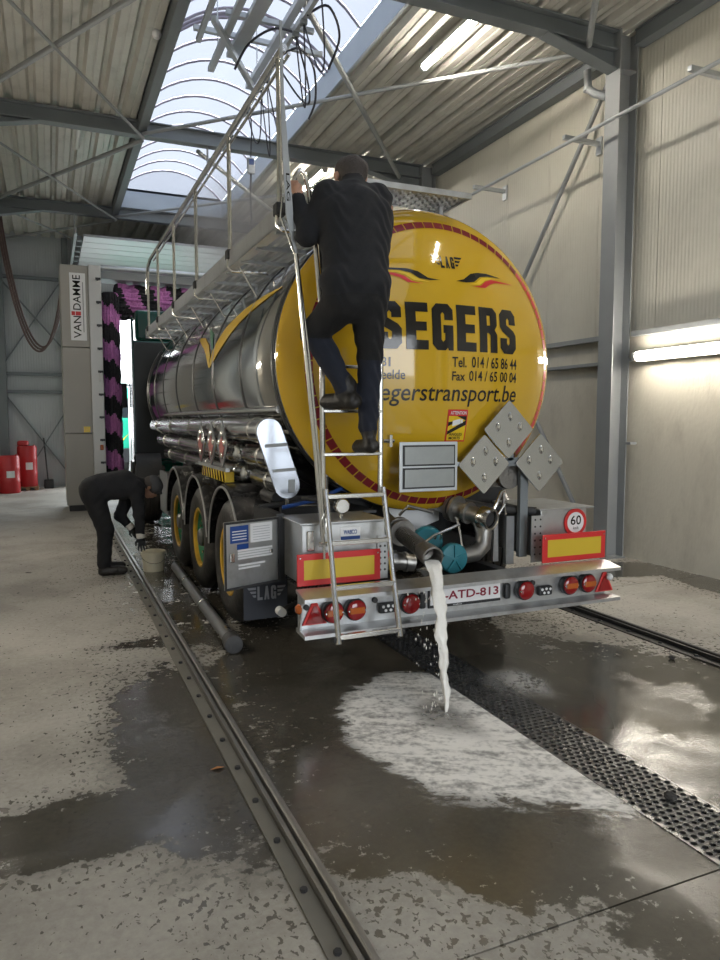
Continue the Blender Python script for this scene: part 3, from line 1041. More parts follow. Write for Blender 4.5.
def drum(x, y, z, r, h, label):
    e = empty('chemical_drum', (x, y, z), label, 'drum', 'red drums by the back wall')
    m = MB(); m.lathe([(r * .93, 0), (r, .03 * h), (r, .30 * h), (r * 1.03, .33 * h), (r, .36 * h), (r, .64 * h), (r * 1.03, .67 * h), (r, .70 * h), (r, .94 * h), (r * .95, h), (r * .9, h), (r * .88, h * .97)], (x, y, z), (0, 0, 1), 28)
    m.build('barrel', DRUM, e, smooth=True)
    m = MB(); rows = []
    for zz in (z + .42 * h, z + .60 * h):
        rows.append([(x + (r * 1.012) * math.cos(R(a)), y + (r * 1.012) * math.sin(R(a)), zz) for a in range(262, 305, 6)])
    m.grid(rows); m.build('paper_label', WHITE, e, smooth=True)
    m = MB(); m.cyl((x + r * .72, y, z + h * .97), (x + r * .72, y, z + h * 1.03), 0.025, n=10); m.build('cap', DRUM, e, smooth=True)
    return e


drum(-0.905, 18.55, 0.0, 0.24, 0.87, 'red plastic drum on the floor, the nearer one by the back wall')
e = drum(-0.52, 19.2, 0.09, 0.22, 0.98, 'red drum with a canister on top, on a pallet by the back wall')
m = MB(); m.lathe([(0.10, 0), (0.13, 0.02), (0.13, 0.10), (0.10, 0.13)], (-0.60, 19.2, 1.072), (0, 0, 1), 20)
tag(m.build('canister', DRUM, smooth=True), 'small red canister standing on the drum on the pallet', 'canister')
e = empty('pallet', (-0.52, 19.2, 0), 'small wooden pallet under the red drum by the back wall', 'pallet')
WOOD = pm('pallet_wood', (0.30, 0.20, 0.11), 0.7, 0, 0.2, 8)
for k in range(4):
    m = MB(); m.box(-0.76, -0.28, 18.97 + k * 0.12, 19.06 + k * 0.12, 0.065, 0.09); m.build('plank', WOOD, e)
for k in range(3):
    m = MB(); m.box(-0.76 + k * 0.19, -0.66 + k * 0.19, 18.97, 19.42, 0.0, 0.065); m.build('block', WOOD, e)
e = empty('floor_scraper', (-0.1, 19.55, 0), 'dark long-handled scraper leaning against the back wall', 'scraper')
m = MB(); m.cyl((-0.06, 19.42, 0.06), (-0.14, 19.70, 1.25), 0.016, n=8); m.build('handle', DARK, e, smooth=True)
m = MB(); m.box(-0.16, 0.06, 19.36, 19.50, 0.0, 0.22); m.build('blade', PLAST, e, bevel=0.02)

# ------------------------------------------------------------------ tank trailer
TC, TZ, TRX, TRZ = 2.6, 2.13, 1.15, 1.115
tr = empty('tank_trailer', (2.6, 8.5, 0), 'polished steel tank trailer with a yellow rear head, parked over the drain grate', 'tank trailer')


def ell(y, s=1.0, n=72, ds=0.0):
    return [(TC + (TRX * s + ds) * math.cos(2 * math.pi * i / n), y, TZ + (TRZ * s + ds) * math.sin(2 * math.pi * i / n)) for i in range(n)]


def dome_y(x, z):
    rho = min(1.0, math.hypot((x - TC) / TRX, (z - TZ) / TRZ))
    return 4.80 - 0.38 * (1 - rho ** 2.2) ** 0.85


def tank_x(z):
    return TC - TRX * math.sqrt(max(0, 1 - ((z - TZ) / TRZ) ** 2))


m = MB()
rows = [ell(4.80, 0.985), ell(4.82)] + [ell(4.82 + (12.0 - 4.82) * i / 12) for i in range(1, 13)]
for k in range(1, 9):
    t = k / 8
    rows.append(ell(12.0 + 0.42 * math.sin(t * math.pi / 2), max(0.001, math.cos(t * math.pi / 2)) ** 0.75))
m.grid(rows, close_u=True)
barrel = m.build('tank_barrel', CHROME, tr, smooth=True, angle=50)
m = MB()
rows = [[(TC, dome_y(TC, TZ), TZ)] * 144]
for k in range(1, 49):
    s = (k / 48) ** 0.8
    rows.append([(x, dome_y(x, z) if s < 1 else 4.81, z) for x, _, z in ell(0, s, 144)])
m.grid(rows, close_u=True)
head = m.build('rear_head', YEL, tr, smooth=True, angle=60)
m = MB(); m.tube(ell(4.845), 0.007, 8, closed=True); m.build('rim_seal', RUBBER, head, smooth=True)
BAND = pm('dark_tank_band', (0.10, 0.10, 0.10), 0.3, 0.8, 0.1)
for yb in (4.90, 5.83, 6.91, 7.93, 9.05, 10.13, 11.03, 11.85):
    m = MB(); m.grid([ell(yb - 0.022, 1, 72, 0.001), ell(yb - 0.018, 1, 72, 0.007), ell(yb + 0.018, 1, 72, 0.007), ell(yb + 0.022, 1, 72, 0.001)], close_u=True)
    m.build('band', BAND, barrel, smooth=True)


# prints on the yellow head ----------------------------------------------------
def on_dome(x, z, off=0.0035):
    return (x, dome_y(x, z) - off, z)


def on_tank(y, z, off=0.004):
    return (tank_x(z) - off, y, z)


GL = {
    'S': [[(0, .7), (0, .25), (.22, 0), (.78, 0), (1, .25), (1, .85), (.85, 1.05), (.42, 1.3), (.42, 1.52), (.5, 1.62), (.58, 1.52), (.58, 1.32), (1, 1.32), (1, 1.75), (.78, 2), (.22, 2), (0, 1.75), (0, 1.2), (.15, .98), (.58, .72), (.58, .46), (.5, .38), (.42, .46), (.42, .7)]],
    'E': [[(0, 0), (1, 0), (1, .4), (.45, .4), (.45, .8), (.93, .8), (.93, 1.18), (.45, 1.18), (.45, 1.6), (1, 1.6), (1, 2), (0, 2)]],
    'G': [[(0, .25), (.22, 0), (.62, 0), (.72, .12), (.76, 0), (1, 0), (1, 1.08), (.52, 1.08), (.52, .74), (.6, .74), (.6, .46), (.5, .36), (.42, .46), (.42, 1.54), (.5, 1.63), (.58, 1.54), (.58, 1.3), (1, 1.3), (1, 1.75), (.78, 2), (.22, 2), (0, 1.75)]],
    'R': [[(0, 0), (.42, 0), (.42, 2), (0, 2)], [(.42, 1.64), (.6, 1.64), (.6, 1.2), (.42, 1.2), (.42, .86), (.5, .86), (.6, .78), (.6, 0), (1, 0), (1, .82), (.86, 1.02), (1, 1.22), (1, 1.78), (.8, 2), (.42, 2)]],
    'L': [[(0, 0), (1, 0), (1, .4), (.42, .4), (.42, 2), (0, 2)]],
    'A': [[(0, 0), (.36, 0), (.5, .7), (.64, 0), (1, 0), (.7, 2), (.3, 2)]],
}


def glyphs(word, mat, parent, x0, x1, z0, z1, gap, fn, name='lettering', per=True, shear=0.0):
    n = len(word)
    w = (x1 - x0 - gap * (n - 1)) / n
    acc = []
    for i, ch in enumerate(word):
        for pl in GL[ch]:
            acc += poly_tris([(x0 + i * (w + gap) + a * w + shear * b, z0 + b / 2 * (z1 - z0)) for a, b in pl])
        if per:
            tri_map(acc, fn, parent, 'letter', mat)
            acc = []
    if not per:
        tri_map(acc, fn, parent, name, mat)


glyphs('SEGERS', BLK, head, 2.075, 3.225, 2.187, 2.513, 0.030, on_dome)


def dtext(body, x0, x1, z0, z1, bold=0.014, mat=BLK, shear=0.0):
    fg_text(body, mat, head, lambda u, v: on_dome(x0 + u, z0 + v), x1 - x0, z1 - z0, bold, shear=shear)


dtext('Tel.', 2.624, 2.745, 2.073, 2.145)
dtext('014 / 65 86 44', 2.79, 3.232, 2.073, 2.153)
dtext('Fax', 2.626, 2.735, 1.978, 2.043)
dtext('014 / 65 00 04', 2.77, 3.236, 1.978, 2.053)
dtext('8', 2.098, 2.132, 2.067, 2.130); dtext('1', 2.146, 2.160, 2.067, 2.130)
dtext('Weelde', 2.01, 2.266, 1.980, 2.045)
dtext('segerstransport.be', 2.03, 3.245, 1.795, 1.955, 0.008, shear=0.12)
# maker emblem with wings
glyphs('LAG', BLK, head, 2.585, 2.70, 2.775, 2.865, 0.012, on_dome, 'emblem', False)
m = MB()
for k in range(3):
    z = 2.868 - k * 0.028
    m.poly([on_dome(2.515 + k * 0.018, z), on_dome(2.578, z), on_dome(2.578, z - 0.016), on_dome(2.528 + k * 0.018, z - 0.016)])
m.build('emblem_wing', BLK, head)
m = MB()
for k in range(3):
    z = 2.868 - k * 0.028
    m.poly([on_dome(2.708, z), on_dome(2.775 - k * 0.018, z), on_dome(2.762 - k * 0.018, z - 0.016), on_dome(2.708, z - 0.016)])
m.build('emblem_wing', BLK, head)


def swoosh(pts, mat, off=0.003):
    return tri_map(poly_tris(pts), lambda x, z: on_dome(x, z, off), head, 'swoosh', mat)


def band_poly(top, bot):
    return top + bot[::-1]


swoosh([(2.693, 2.687), (2.76, 2.705), (2.828, 2.752), (2.90, 2.768), (2.985, 2.770), (3.13, 2.752), (2.985, 2.748), (2.915, 2.738), (2.853, 2.694), (2.78, 2.683)], BLK)
swoosh([(2.80, 2.672), (2.87, 2.690), (2.925, 2.730), (2.99, 2.742), (3.125, 2.742), (3.02, 2.732), (2.96, 2.715), (2.90, 2.676)], YELF, 0.004)
swoosh([(2.829, 2.660), (2.91, 2.672), (2.96, 2.708), (3.02, 2.728), (3.273, 2.718), (3.06, 2.708), (3.0, 2.69), (2.95, 2.657)], RED, 0.0045)
swoosh([(2.561, 2.683), (2.468, 2.693), (2.398, 2.735), (2.32, 2.752), (2.10, 2.752), (2.10, 2.738), (2.267, 2.736), (2.34, 2.722), (2.40, 2.685), (2.48, 2.676)], BLK)
swoosh([(2.48, 2.662), (2.40, 2.680), (2.33, 2.718), (2.25, 2.732), (2.10, 2.733), (2.10, 2.722), (2.24, 2.720), (2.30, 2.705), (2.36, 2.668)], YELF, 0.004)
swoosh([(2.43, 2.648), (2.34, 2.662), (2.29, 2.698), (2.22, 2.715), (2.10, 2.716), (2.10, 2.698), (2.20, 2.698), (2.26, 2.682), (2.31, 2.652)], RED, 0.0045)
# ring of reflective tape blocks
nseg = 78
for i in range(nseg):
    a0 = 2 * math.pi * i / nseg; a1 = 2 * math.pi * (i + 0.9) / nseg
    pts = []
    for rr, aa in ((0.985, a0), (0.985, (a0 + a1) / 2), (0.985, a1), (1.035, a1), (1.035, (a0 + a1) / 2), (1.035, a0)):
        pts.append(on_dome(2.645 + rr * 1.0 * math.cos(aa), 2.10 + rr * math.sin(aa)))
    mb_ = MB(); mb_.poly(pts)
    mb_.build('reflective_block', RED if -0.75 < math.atan2(math.sin(a0), math.cos(a0)) < 0.75 else MAROON, head)
# blind-spot warning sticker
m = MB(); m.grid([[on_dome(2.612 + 0.17 * i / 4, 1.543 + 0.232 * j / 5, 0.003) for i in range(5)] for j in range(6)])
st = m.build('warning_sticker', RED, tr)
m = MB(); m.grid([[on_dome(2.622 + 0.15 * i / 4, 1.553 + 0.175 * j / 5, 0.005) for i in range(5)] for j in range(6)]); m.build('yellow_field', YELF, st)
m = MB(); m.poly([on_dome(x, z, 0.007) for x, z in ((2.622, 1.62), (2.772, 1.70), (2.772, 1.665), (2.622, 1.595))]); m.poly([on_dome(x, z, 0.007) for x, z in ((2.69, 1.728), (2.772, 1.728), (2.772, 1.695))]); m.poly([on_dome(x, z, 0.007) for x, z in ((2.622, 1.655), (2.66, 1.672), (2.66, 1.69), (2.622, 1.685))]); m.build('black_stripe', BLK, st)
m = MB(); m.poly([on_dome(x, z, 0.009) for x, z in ((2.655, 1.655), (2.72, 1.672), (2.72, 1.708), (2.655, 1.695))]); m.poly([on_dome(x, z, 0.009) for x, z in ((2.723, 1.675), (2.742, 1.680), (2.742, 1.705), (2.723, 1.705))]); m.build('lorry_symbol', WHITE, st)
fg_text('ATTENTION', WHITE, st, lambda u, v: on_dome(2.63 + u, 1.738 + v, 0.011), 0.135, 0.025, 0.015)
fg_text('ANGLES', BLK, st, lambda u, v: on_dome(2.635 + u, 1.587 + v, 0.013), 0.11, 0.020, 0.015)
fg_text('MORTS', BLK, st, lambda u, v: on_dome(2.638 + u, 1.560 + v, 0.013), 0.095, 0.020, 0.015)

# V logo on the barrel side
def tank_patch(pts, mat, name):
    m = MB(); m.poly([on_tank(y, z) for y, z in pts]); return m.build(name, mat, barrel)


def strip(top, bot, mat, name):
    """surface strip between two (y, z) edges, densified so that it hugs the tank"""
    def dens(e_):
        o = []
        for (a, b), (c, d) in zip(e_[:-1], e_[1:]):
            for k in range(4):
                o.append((a + (c - a) * k / 4, b + (d - b) * k / 4))
        return o + [e_[-1]]
    t, b = dens(top), dens(bot)
    rows = [[on_tank(a + (c - a) * k / 5, b_ + (d - b_) * k / 5, 0.006) for (a, b_), (c, d) in zip(t, b)] for k in range(6)]
    m = MB(); m.grid(rows); return m.build(name, mat, barrel)


VY = pm('gold_logo_foil', (0.78, 0.50, 0.04), 0.25, 0.1, 0.04)
VG = pm('green_logo_foil', (0.10, 0.28, 0.17), 0.3, 0.1, 0.04)
strip([(7.99, 2.59), (7.61, 2.56), (7.25, 2.45), (7.07, 2.34), (7.02, 2.22)], [(7.95, 2.57), (7.45, 2.42), (7.30, 2.36), (7.18, 2.28), (7.05, 2.20)], VY, 'logo_left_arm')
strip([(7.03, 2.24), (6.99, 2.36), (6.79, 2.48), (6.60, 2.57), (6.09, 2.655), (5.55, 2.68), (5.08, 2.67)], [(7.03, 2.20), (6.78, 2.29), (6.41, 2.43), (6.15, 2.52), (5.84, 2.58), (5.39, 2.635), (5.08, 2.66)], VY, 'logo_right_arm')
strip([(7.58, 2.66), (7.20, 2.56), (6.98, 2.40)], [(7.50, 2.62), (7.16, 2.46), (6.93, 2.34)], VG, 'logo_leaf')

# side walkway along the left shoulder of the tank -------------------------------
m = MB(); m.box(1.415, 1.435, 4.65, 11.6, 2.965, 3.095); m.box(1.415, 1.47, 4.65, 11.6, 2.960, 2.972)
wk = m.build('walkway_beam', ALU, tr)
for k in range(8):
    x = 1.475 + k * 0.068
    m = MB(); m.box(x, x + 0.032, 4.66, 11.58, 2.968, 3.0); m.build('slat', ALU, wk)
for k in range(15):
    yy = 4.75 + k * 0.48
    m = MB(); m.box(1.437, 2.03, yy - 0.02, yy + 0.02, 2.945, 2.972); m.build('cross_bar', GALV, wk)
m = MB(); m.box(2.025, 2.045, 4.65, 11.6, 2.965, 3.05); m.build('inner_beam', ALU, wk)
for yy in (5.96, 7.18, 8.19, 9.2, 10.15, 10.95):
    m = MB(); m.cyl((1.49, yy, 2.975), (1.635, yy, 2.735), 0.009, n=8); m.build('strut', STAIN, wk, smooth=True)
posts = (4.62, 6.02, 7.48, 8.88, 10.24, 11.3)
m = MB(); m.tube([(1.43, 4.5, 4.03), (1.43, 4.6, 4.035), (1.43, 11.0, 4.035), (1.43, 11.25, 3.98), (1.43, 11.42, 3.80), (1.43, 11.45, 3.60)], 0.024, 10)
m.tube([(1.465, 4.5, 4.0), (1.465, 10.9, 4.0)], 0.012, 8)
hr = m.build('handrail', STAIN, tr, smooth=True)
for yy in posts:
    m = MB(); m.cyl((1.43, yy, 3.10), (1.43, yy, 4.02), 0.017, n=10); m.build('post', STAIN, hr, smooth=True)
    m = MB(); m.box(1.395, 1.465, yy - 0.045, yy + 0.045, 3.03, 3.11); m.build('clamp', RUBBER, hr, bevel=0.01)
    m = MB(); m.tube([(1.41, yy, 3.05), (1.41, yy, 2.97), (1.44, yy - 0.02, 2.935), (1.75, yy - 0.02, 2.935)], 0.013, 8); m.build('hinge_tube', STAIN, hr, smooth=True)
# rear top platform
m = MB(); m.box(2.0, 2.88, 4.60, 4.62, 3.305, 3.345); m.box(2.86, 2.88, 4.62, 5.05, 3.305, 3.345); m.box(2.0, 2.02, 4.62, 5.05, 3.305, 3.345)
pf = m.build('top_platform', ALU, tr)
for k in range(6):
    yy = 4.63 + k * 0.068
    m = MB()
    m.box(2.02, 2.86, yy, yy + 0.045, 3.32, 3.335)
    for q in range(13):
        x = 2.04 + q * 0.064
        m.box(x, x + 0.04, yy + 0.005, yy + 0.04, 3.31, 3.32)
    o = m.build('grating_plank', ALU, pf)
for x in (2.1, 2.78):
    for yy in (4.88, 5.02):
        m = MB(); m.box(x - 0.015, x + 0.015, yy - 0.015, yy + 0.015, TZ + TRZ * math.sqrt(1 - ((x - TC) / TRX) ** 2) - 0.01, 3.31); m.build('leg', ALU, pf)

# ladder -------------------------------------------------------------------------
m = MB()
m.tube([(1.622, 4.35, 1.20), (1.622, 4.35, 2.50), (1.60, 4.35, 2.95), (1.58, 4.42, 3.05)], 0.019, 10)
ld = m.build('ladder_stile', STAIN, tr, smooth=True)
m = MB(); m.tube([(2.035, 4.35, 1.20), (2.035, 4.35, 2.95), (2.03, 4.45, 3.05)], 0.019, 10); m.build('ladder_stile', STAIN, tr, smooth=True)
for z in (1.476, 1.758, 2.045, 2.331, 2.62, 2.90):
    m = MB(); m.box(1.622, 2.035, 4.33, 4.37, z - 0.012, z + 0.012); m.build('rung', STAIN, ld, bevel=0.005)
def lad(t, right):
    return (1.517 + 0.098 * t if not right else 1.918 + 0.105 * t, 3.81 + 0.47 * t, 0.385 + 0.865 * t)


m = MB(); m.tube([lad(0, 0), lad(1, 0)], 0.018, 10); ll = m.build('ladder_lower_stile', STAIN, tr, smooth=True)
m = MB(); m.tube([lad(0, 1), lad(1, 1)], 0.018, 10); m.build('ladder_lower_stile', STAIN, tr, smooth=True)
for t in (0.045, 0.345, 0.635, 0.955):
    m = MB(); m.bar(lad(t, 0), lad(t, 1), 0.036, 0.030); m.build('rung', STAIN, ll, bevel=0.005)
for x in (1.52, 1.923):
    m = MB(); m.cyl((x - 0.03, 3.83, 0.41), (x + 0.03, 3.83, 0.41), 0.018, n=10); m.build('rubber_stop', RUBBER, ll, smooth=True)
m = MB(); m.tube([(1.40, 4.2, 2.70), (1.46, 4.2, 2.1), (1.521, 4.2, 1.464), (1.560, 4.2, 0.98), (1.572, 4.2, 0.90)], 0.014, 8)
m.tube([(1.415, 4.2, 2.62), (1.48, 4.2, 2.1), (1.540, 4.2, 1.464), (1.575, 4.2, 0.98)], 0.008, 8)
gr = m.build('grab_rail', STAIN, tr, smooth=True)
m = MB(); m.cyl((1.54, 4.2, 0.915), (1.62, 4.2, 0.915), 0.016, n=8); m.cyl((1.572, 4.2, 0.915), (1.572, 4.2, 0.82), 0.010, n=8); m.build('hinge_pin', STAIN, gr, smooth=True)
m = MB(); m.tube([(1.60, 4.30, 2.38), (1.545, 4.25, 2.75), (1.50, 4.25, 3.10), (1.475, 4.25, 3.19), (1.445, 4.25, 3.21), (1.418, 4.25, 3.17), (1.405, 4.28, 3.08), (1.405, 4.35, 2.95)], 0.016, 10)
m.build('grab_hoop', STAIN, tr, smooth=True)
fnb = lambda a, b, c: (a, c, b)
m = MB(); m.prism([(1.308, 4.02), (1.322, 4.02), (1.332, 3.60), (1.385, 2.90), (1.408, 2.67), (1.396, 2.67), (1.338, 2.92), (1.315, 3.40)], fnb, 4.195, 4.205)
bl = m.build('handle_plate', STEEL, tr)
fg_text('LAG', BLK, bl, lambda u, v: (1.338 + v + 0.03 * u, 4.192, 3.16 - u), 0.16, 0.022, 0.01)
m = MB(); m.tube([(1.318, 4.2, 3.02), (1.305, 4.2, 2.90), (1.39, 4.2, 2.70)], 0.007, 6); m.build('stay_rod', STAIN, bl, smooth=True)

# bumper and rear lamps ----------------------------------------------------------
BX0, BX1 = 1.372, 3.83
BUMP = pm('bumper_aluminium', (0.58, 0.59, 0.60), 0.35, 0.85, 0.14, 6, rvar=0.1, dirt=(0.22, 0.20, 0.17), dscale=5, damt=0.45)
fnx = lambda a, b, c: (c, a, b)
m = MB(); m.prism([(4.0, 0.598), (4.0, 0.622), (4.17, 0.650), (4.17, 0.630), (4.014, 0.604)], fnx, BX0, BX1)
bp = m.build('bumper_top_shelf', BUMP, tr)
m = MB(); m.box(BX0 + 0.005, BX1 - 0.04, 4.12, 4.135, 0.385, 0.634); m.build('bumper_face', BUMP, tr)
m = MB(); m.prism([(4.0, 0.374), (4.0, 0.398), (4.12, 0.408), (4.17, 0.408), (4.17, 0.384), (4.014, 0.376)], fnx, BX0, BX1); m.build('bumper_lower_shelf', BUMP, tr)
m = MB(); m.prism([(4.01, 0.60), (4.135, 0.628), (4.135, 0.40), (4.10, 0.40), (4.06, 0.58)], fnx, BX0, BX0 + 0.012); m.build('bumper_end_plate', BUMP, tr)
for x in (2.15, 3.05):
    m = MB(); m.box(x - 0.04, x + 0.04, 4.135, 4.7, 0.42, 0.60); m.build('bumper_bracket', DARK, tr)


def round_lamp(x, z, amber):
    m = MB(); m.lathe([(0.050, 0), (0.070, 0.006), (0.072, 0.045), (0.066, 0.052)], (x, 4.12, z), (0, -1, 0), 24)
    h = m.build('tail_lamp', PLAST, tr, smooth=True)
    m = MB(); m.lathe([(0.064, 0.050), (0.064, 0.062), (0.055, 0.070), (0.030, 0.075), (0.001, 0.077)], (x, 4.12, z), (0, -1, 0), 24, caps=False); m.build('lens', LENSR, h, smooth=True)
    if amber:
        m = MB(); m.box(x - 0.050, x + 0.050, 4.12 - 0.0795, 4.12 - 0.066, z - 0.020, z + 0.020); m.build('amber_stripe', LENSA, h, bevel=0.004)
    for s in (-1, 1):
        m = MB(); m.cyl((x + s * 0.055, 4.058, z), (x + s * 0.055, 4.046, z), 0.006, n=6); m.build('screw', STAIN, h)


for x, amb in ((1.585, 1), (1.738, 1), (2.125, 0), (3.035, 0), (3.425, 1), (3.590, 1)):
    round_lamp(x, 0.507, amb)


def tri_reflector(x, z):
    s = 0.083
    pts = [(-s, -0.065), (s, -0.065), (0.012, 0.085), (-0.012, 0.085)]
    m = MB(); m.prism([(x + a, z + b) for a, b in pts], fnb, 4.105, 4.119)
    o = m.build('triangle_reflector', RED, tr, bevel=0.003)
    m = MB(); m.prism([(x + a * 0.75, z - 0.01 + b * 0.72) for a, b in pts], fnb, 4.099, 4.105); m.build('reflector_face', LENSR, o)


tri_reflector(1.473, 0.497); tri_reflector(3.775, 0.487)


def led_lamp(x, z):
    m = MB(); m.box(x - 0.058, x + 0.058, 4.075, 4.118, z - 0.034, z + 0.034); o = m.build('work_lamp', PLAST, tr, bevel=0.012)
    for a, b in ((-0.035, 0.012), (0, 0.016), (0.035, 0.012), (-0.018, -0.013), (0.018, -0.013)):
        m = MB(); m.cyl((x + a, 4.075, z + b), (x + a, 4.071, z + b), 0.010, n=10); m.build('led', WHITE, o)


led_lamp(1.965, 0.492); led_lamp(3.215, 0.485)
for x in (2.225, 2.895):
    m = MB(); m.box(x - 0.024, x + 0.024, 4.08, 4.119, 0.455, 0.565); m.build('plate_lamp', PLAST, tr, bevel=0.015)
for x in (1.42, 1.885, 3.12, 3.50):
    m = MB(); m.cyl((x, 4.12, 0.545), (x, 4.10, 0.545), 0.018, n=12); m.build('grommet', RUBBER, tr, smooth=True)
m = MB(); m.lathe([(0.022, 0), (0.026, 0.02), (0.018, 0.035), (0.001, 0.04)], (3.80, 4.10, 0.535), (0, -1, 0), 14, caps=False); m.build('marker_lamp', WHITE, tr, smooth=True)
m = MB(); m.lathe([(0.03, 0), (0.035, 0.012), (0.02, 0.03), (0.001, 0.034)], (1.375, 4.09, 0.545), (-1, 0, 0), 14, caps=False); m.build('amber_marker', LENSA, tr, smooth=True)
# number plate
m = MB(); m.box(2.275, 2.845, 4.100, 4.118, 0.448, 0.580); np_ = m.build('number_plate', PLAST, tr, bevel=0.004)
m = MB(); m.box(2.285, 2.837, 4.094, 4.100, 0.470, 0.574); m.build('plate_face', WHITE, np_)
PRT = pm('plate_red', (0.22, 0.01, 0.03), 0.4)
fg_text('Q-ATD-813', PRT, np_, lambda u, v: (2.305 + u, 4.0925, 0.488 + v), 0.515, 0.068, 0.02)
fg_text('WABCO', WHITE, np_, lambda u, v: (2.46 + u, 4.0985, 0.453 + v), 0.07, 0.010, 0.01, 'frame_print')

# reflector boards, boxes, brackets ------------------------------------------------
BOX = pm('box_aluminium', (0.50, 0.51, 0.51), 0.38, 0.8, 0.15, 5, dirt=(0.20, 0.19, 0.16), dscale=4, damt=0.5)


def board(x0, x1, z0, z1, y):
    m = MB(); m.box(x0, x1, y, y + 0.012, z0, z1); o = m.build('marker_board', RED, tr, bevel=0.004)
    m = MB(); m.box(x0 + 0.045, x1 - 0.045, y - 0.002, y, z0 + 0.04, z1 - 0.04); m.build('yellow_field', pm('board_yellow', (0.62, 0.43, 0.03), 0.4, 0, 0.06), o)
    for xx in (x0 + 0.02, x1 - 0.02):
        m = MB(); m.cyl((xx, y, z1 - 0.025), (xx, y - 0.004, z1 - 0.025), 0.006, n=6); m.build('rivet', STAIN, o)
    for xx in (x0 + 0.12, x1 - 0.12):
        m = MB(); m.box(xx - 0.03, xx + 0.03, y + 0.012, y + 0.1, z0 + 0.02, z0 + 0.06); m.build('board_bracket', BOX, o)


board(1.392, 1.967, 0.655, 0.860, 4.20)
board(3.273, 3.858, 0.655, 0.863, 4.20)
m = MB(); m.box(1.455, 2.05, 4.30, 4.72, 0.64, 1.03); bx = m.build('equipment_box', BOX, tr, bevel=0.008)
m = MB(); m.box(1.44, 2.06, 4.285, 4.74, 1.03, 1.042); m.build('lid', BOX, bx, bevel=0.003)
m = MB(); m.box(1.722, 1.865, 4.297, 4.30, 0.915, 0.998); s1 = m.build('sticker', WHITE, bx)
m = MB(); m.poly([(1.724, 4.2955, 0.917), (1.863, 4.2955, 0.917), (1.863, 4.2955, 0.940), (1.724, 4.2955, 0.940)])
m.build('sticker_stripe', BLUE, bx)
fg_text('WABCO', BLUE, bx, lambda u, v: (1.745 + u, 4.2955, 0.952 + v), 0.095, 0.030, 0.03)
m = MB(); m.box(1.49, 1.54, 4.285, 4.30, 0.86, 0.99); m.build('latch', STAIN, bx, bevel=0.006)
m = MB(); m.lathe([(0.05, 0), (0.052, 0.05), (0.045, 0.06)], (1.80, 4.50, 1.12), (0, -1, 0), 18); gg = m.build('pressure_gauge', STAIN, tr, smooth=True)
m = MB(); m.cyl((1.80, 4.47, 1.07), (1.80, 4.47, 1.03), 0.012, n=8); m.build('gauge_stem', STAIN, gg)
m = MB(); m.tube([(1.80, 4.55, 1.12), (1.70, 4.6, 1.15), (1.60, 4.7, 1.16)], 0.018, 8); m.build('gauge_hose', RUBBER, gg, smooth=True)
m = MB(); m.box(3.42, 3.86, 4.42, 4.98, 0.64, 1.015); bx2 = m.build('equipment_box', BOX, tr, bevel=0.008)
m = MB(); m.box(3.38, 3.90, 4.38, 5.02, 1.015, 1.028); m.build('lid', BOX, bx2, bevel=0.003)
m = MB(); m.cyl((3.745, 4.416, 0.905), (3.745, 4.41, 0.905), 0.108, n=32); sp_ = m.build('speed_sign', RED, tr)
m = MB(); m.cyl((3.745, 4.41, 0.905), (3.745, 4.408, 0.905), 0.080, n=32); m.build('white_disc', WHITE, sp_)
for ch_, x_ in (('6', 3.695), ('0', 3.748)):
    fg_text(ch_, BLK, sp_, lambda u, v: (x_ + u, 4.406, 0.885 + v), 0.048, 0.074, 0.015)
fg_text('km/h', BLK, sp_, lambda u, v: (3.722 + u, 4.406, 0.850 + v), 0.05, 0.022, 0.005)


def holed_plate(x0, x1, z0, z1, y, nm, holes=True):
    m = MB(); m.box(x0, x1, y, y + 0.008, z0, z1); o = m.build(nm, BOX, tr)
    if holes:
        for xx in (x0 + (x1 - x0) * .28, x0 + (x1 - x0) * .72):
            for zz in np.linspace(z0 + 0.06, z1 - 0.03, 6):
                m = MB(); m.cyl((xx, y, zz), (xx, y - 0.0015, zz), 0.008, n=8); m.build('hole', RUBBER, o)
    return o


holed_plate(3.262, 3.372, 0.64, 0.99, 4.32, 'bracket_plate')
holed_plate(1.985, 2.06, 0.64, 0.93, 4.285, 'bracket_plate')
m = MB(); m.box(3.165, 3.235, 4.50, 4.54, 0.60, 0.97); m.build('bracket_plate', BOX, tr)
m = MB(); m.prism([(3.08, 0.62), (3.13, 0.62), (3.12, 0.95), (3.09, 0.95)], fnb, 4.55, 4.57); m.build('bracket_plate', BOX, tr)
m = MB(); m.prism([(2.39, 1.035), (2.833, 1.035), (2.833, 0.903), (2.574, 0.823), (2.391, 0.866)], fnb, 4.95, 4.96); m.build('tank_saddle_plate', pm('pale_alu_plate', (0.60, 0.61, 0.62), 0.45, 0.5), tr)

# hazard-diamond plates
HAZ = pm('hazard_plate_aluminium', (0.46, 0.47, 0.48), 0.13, 0.95, 0.06, 2, rvar=0.03, bump=0.25, bscale=3.5)


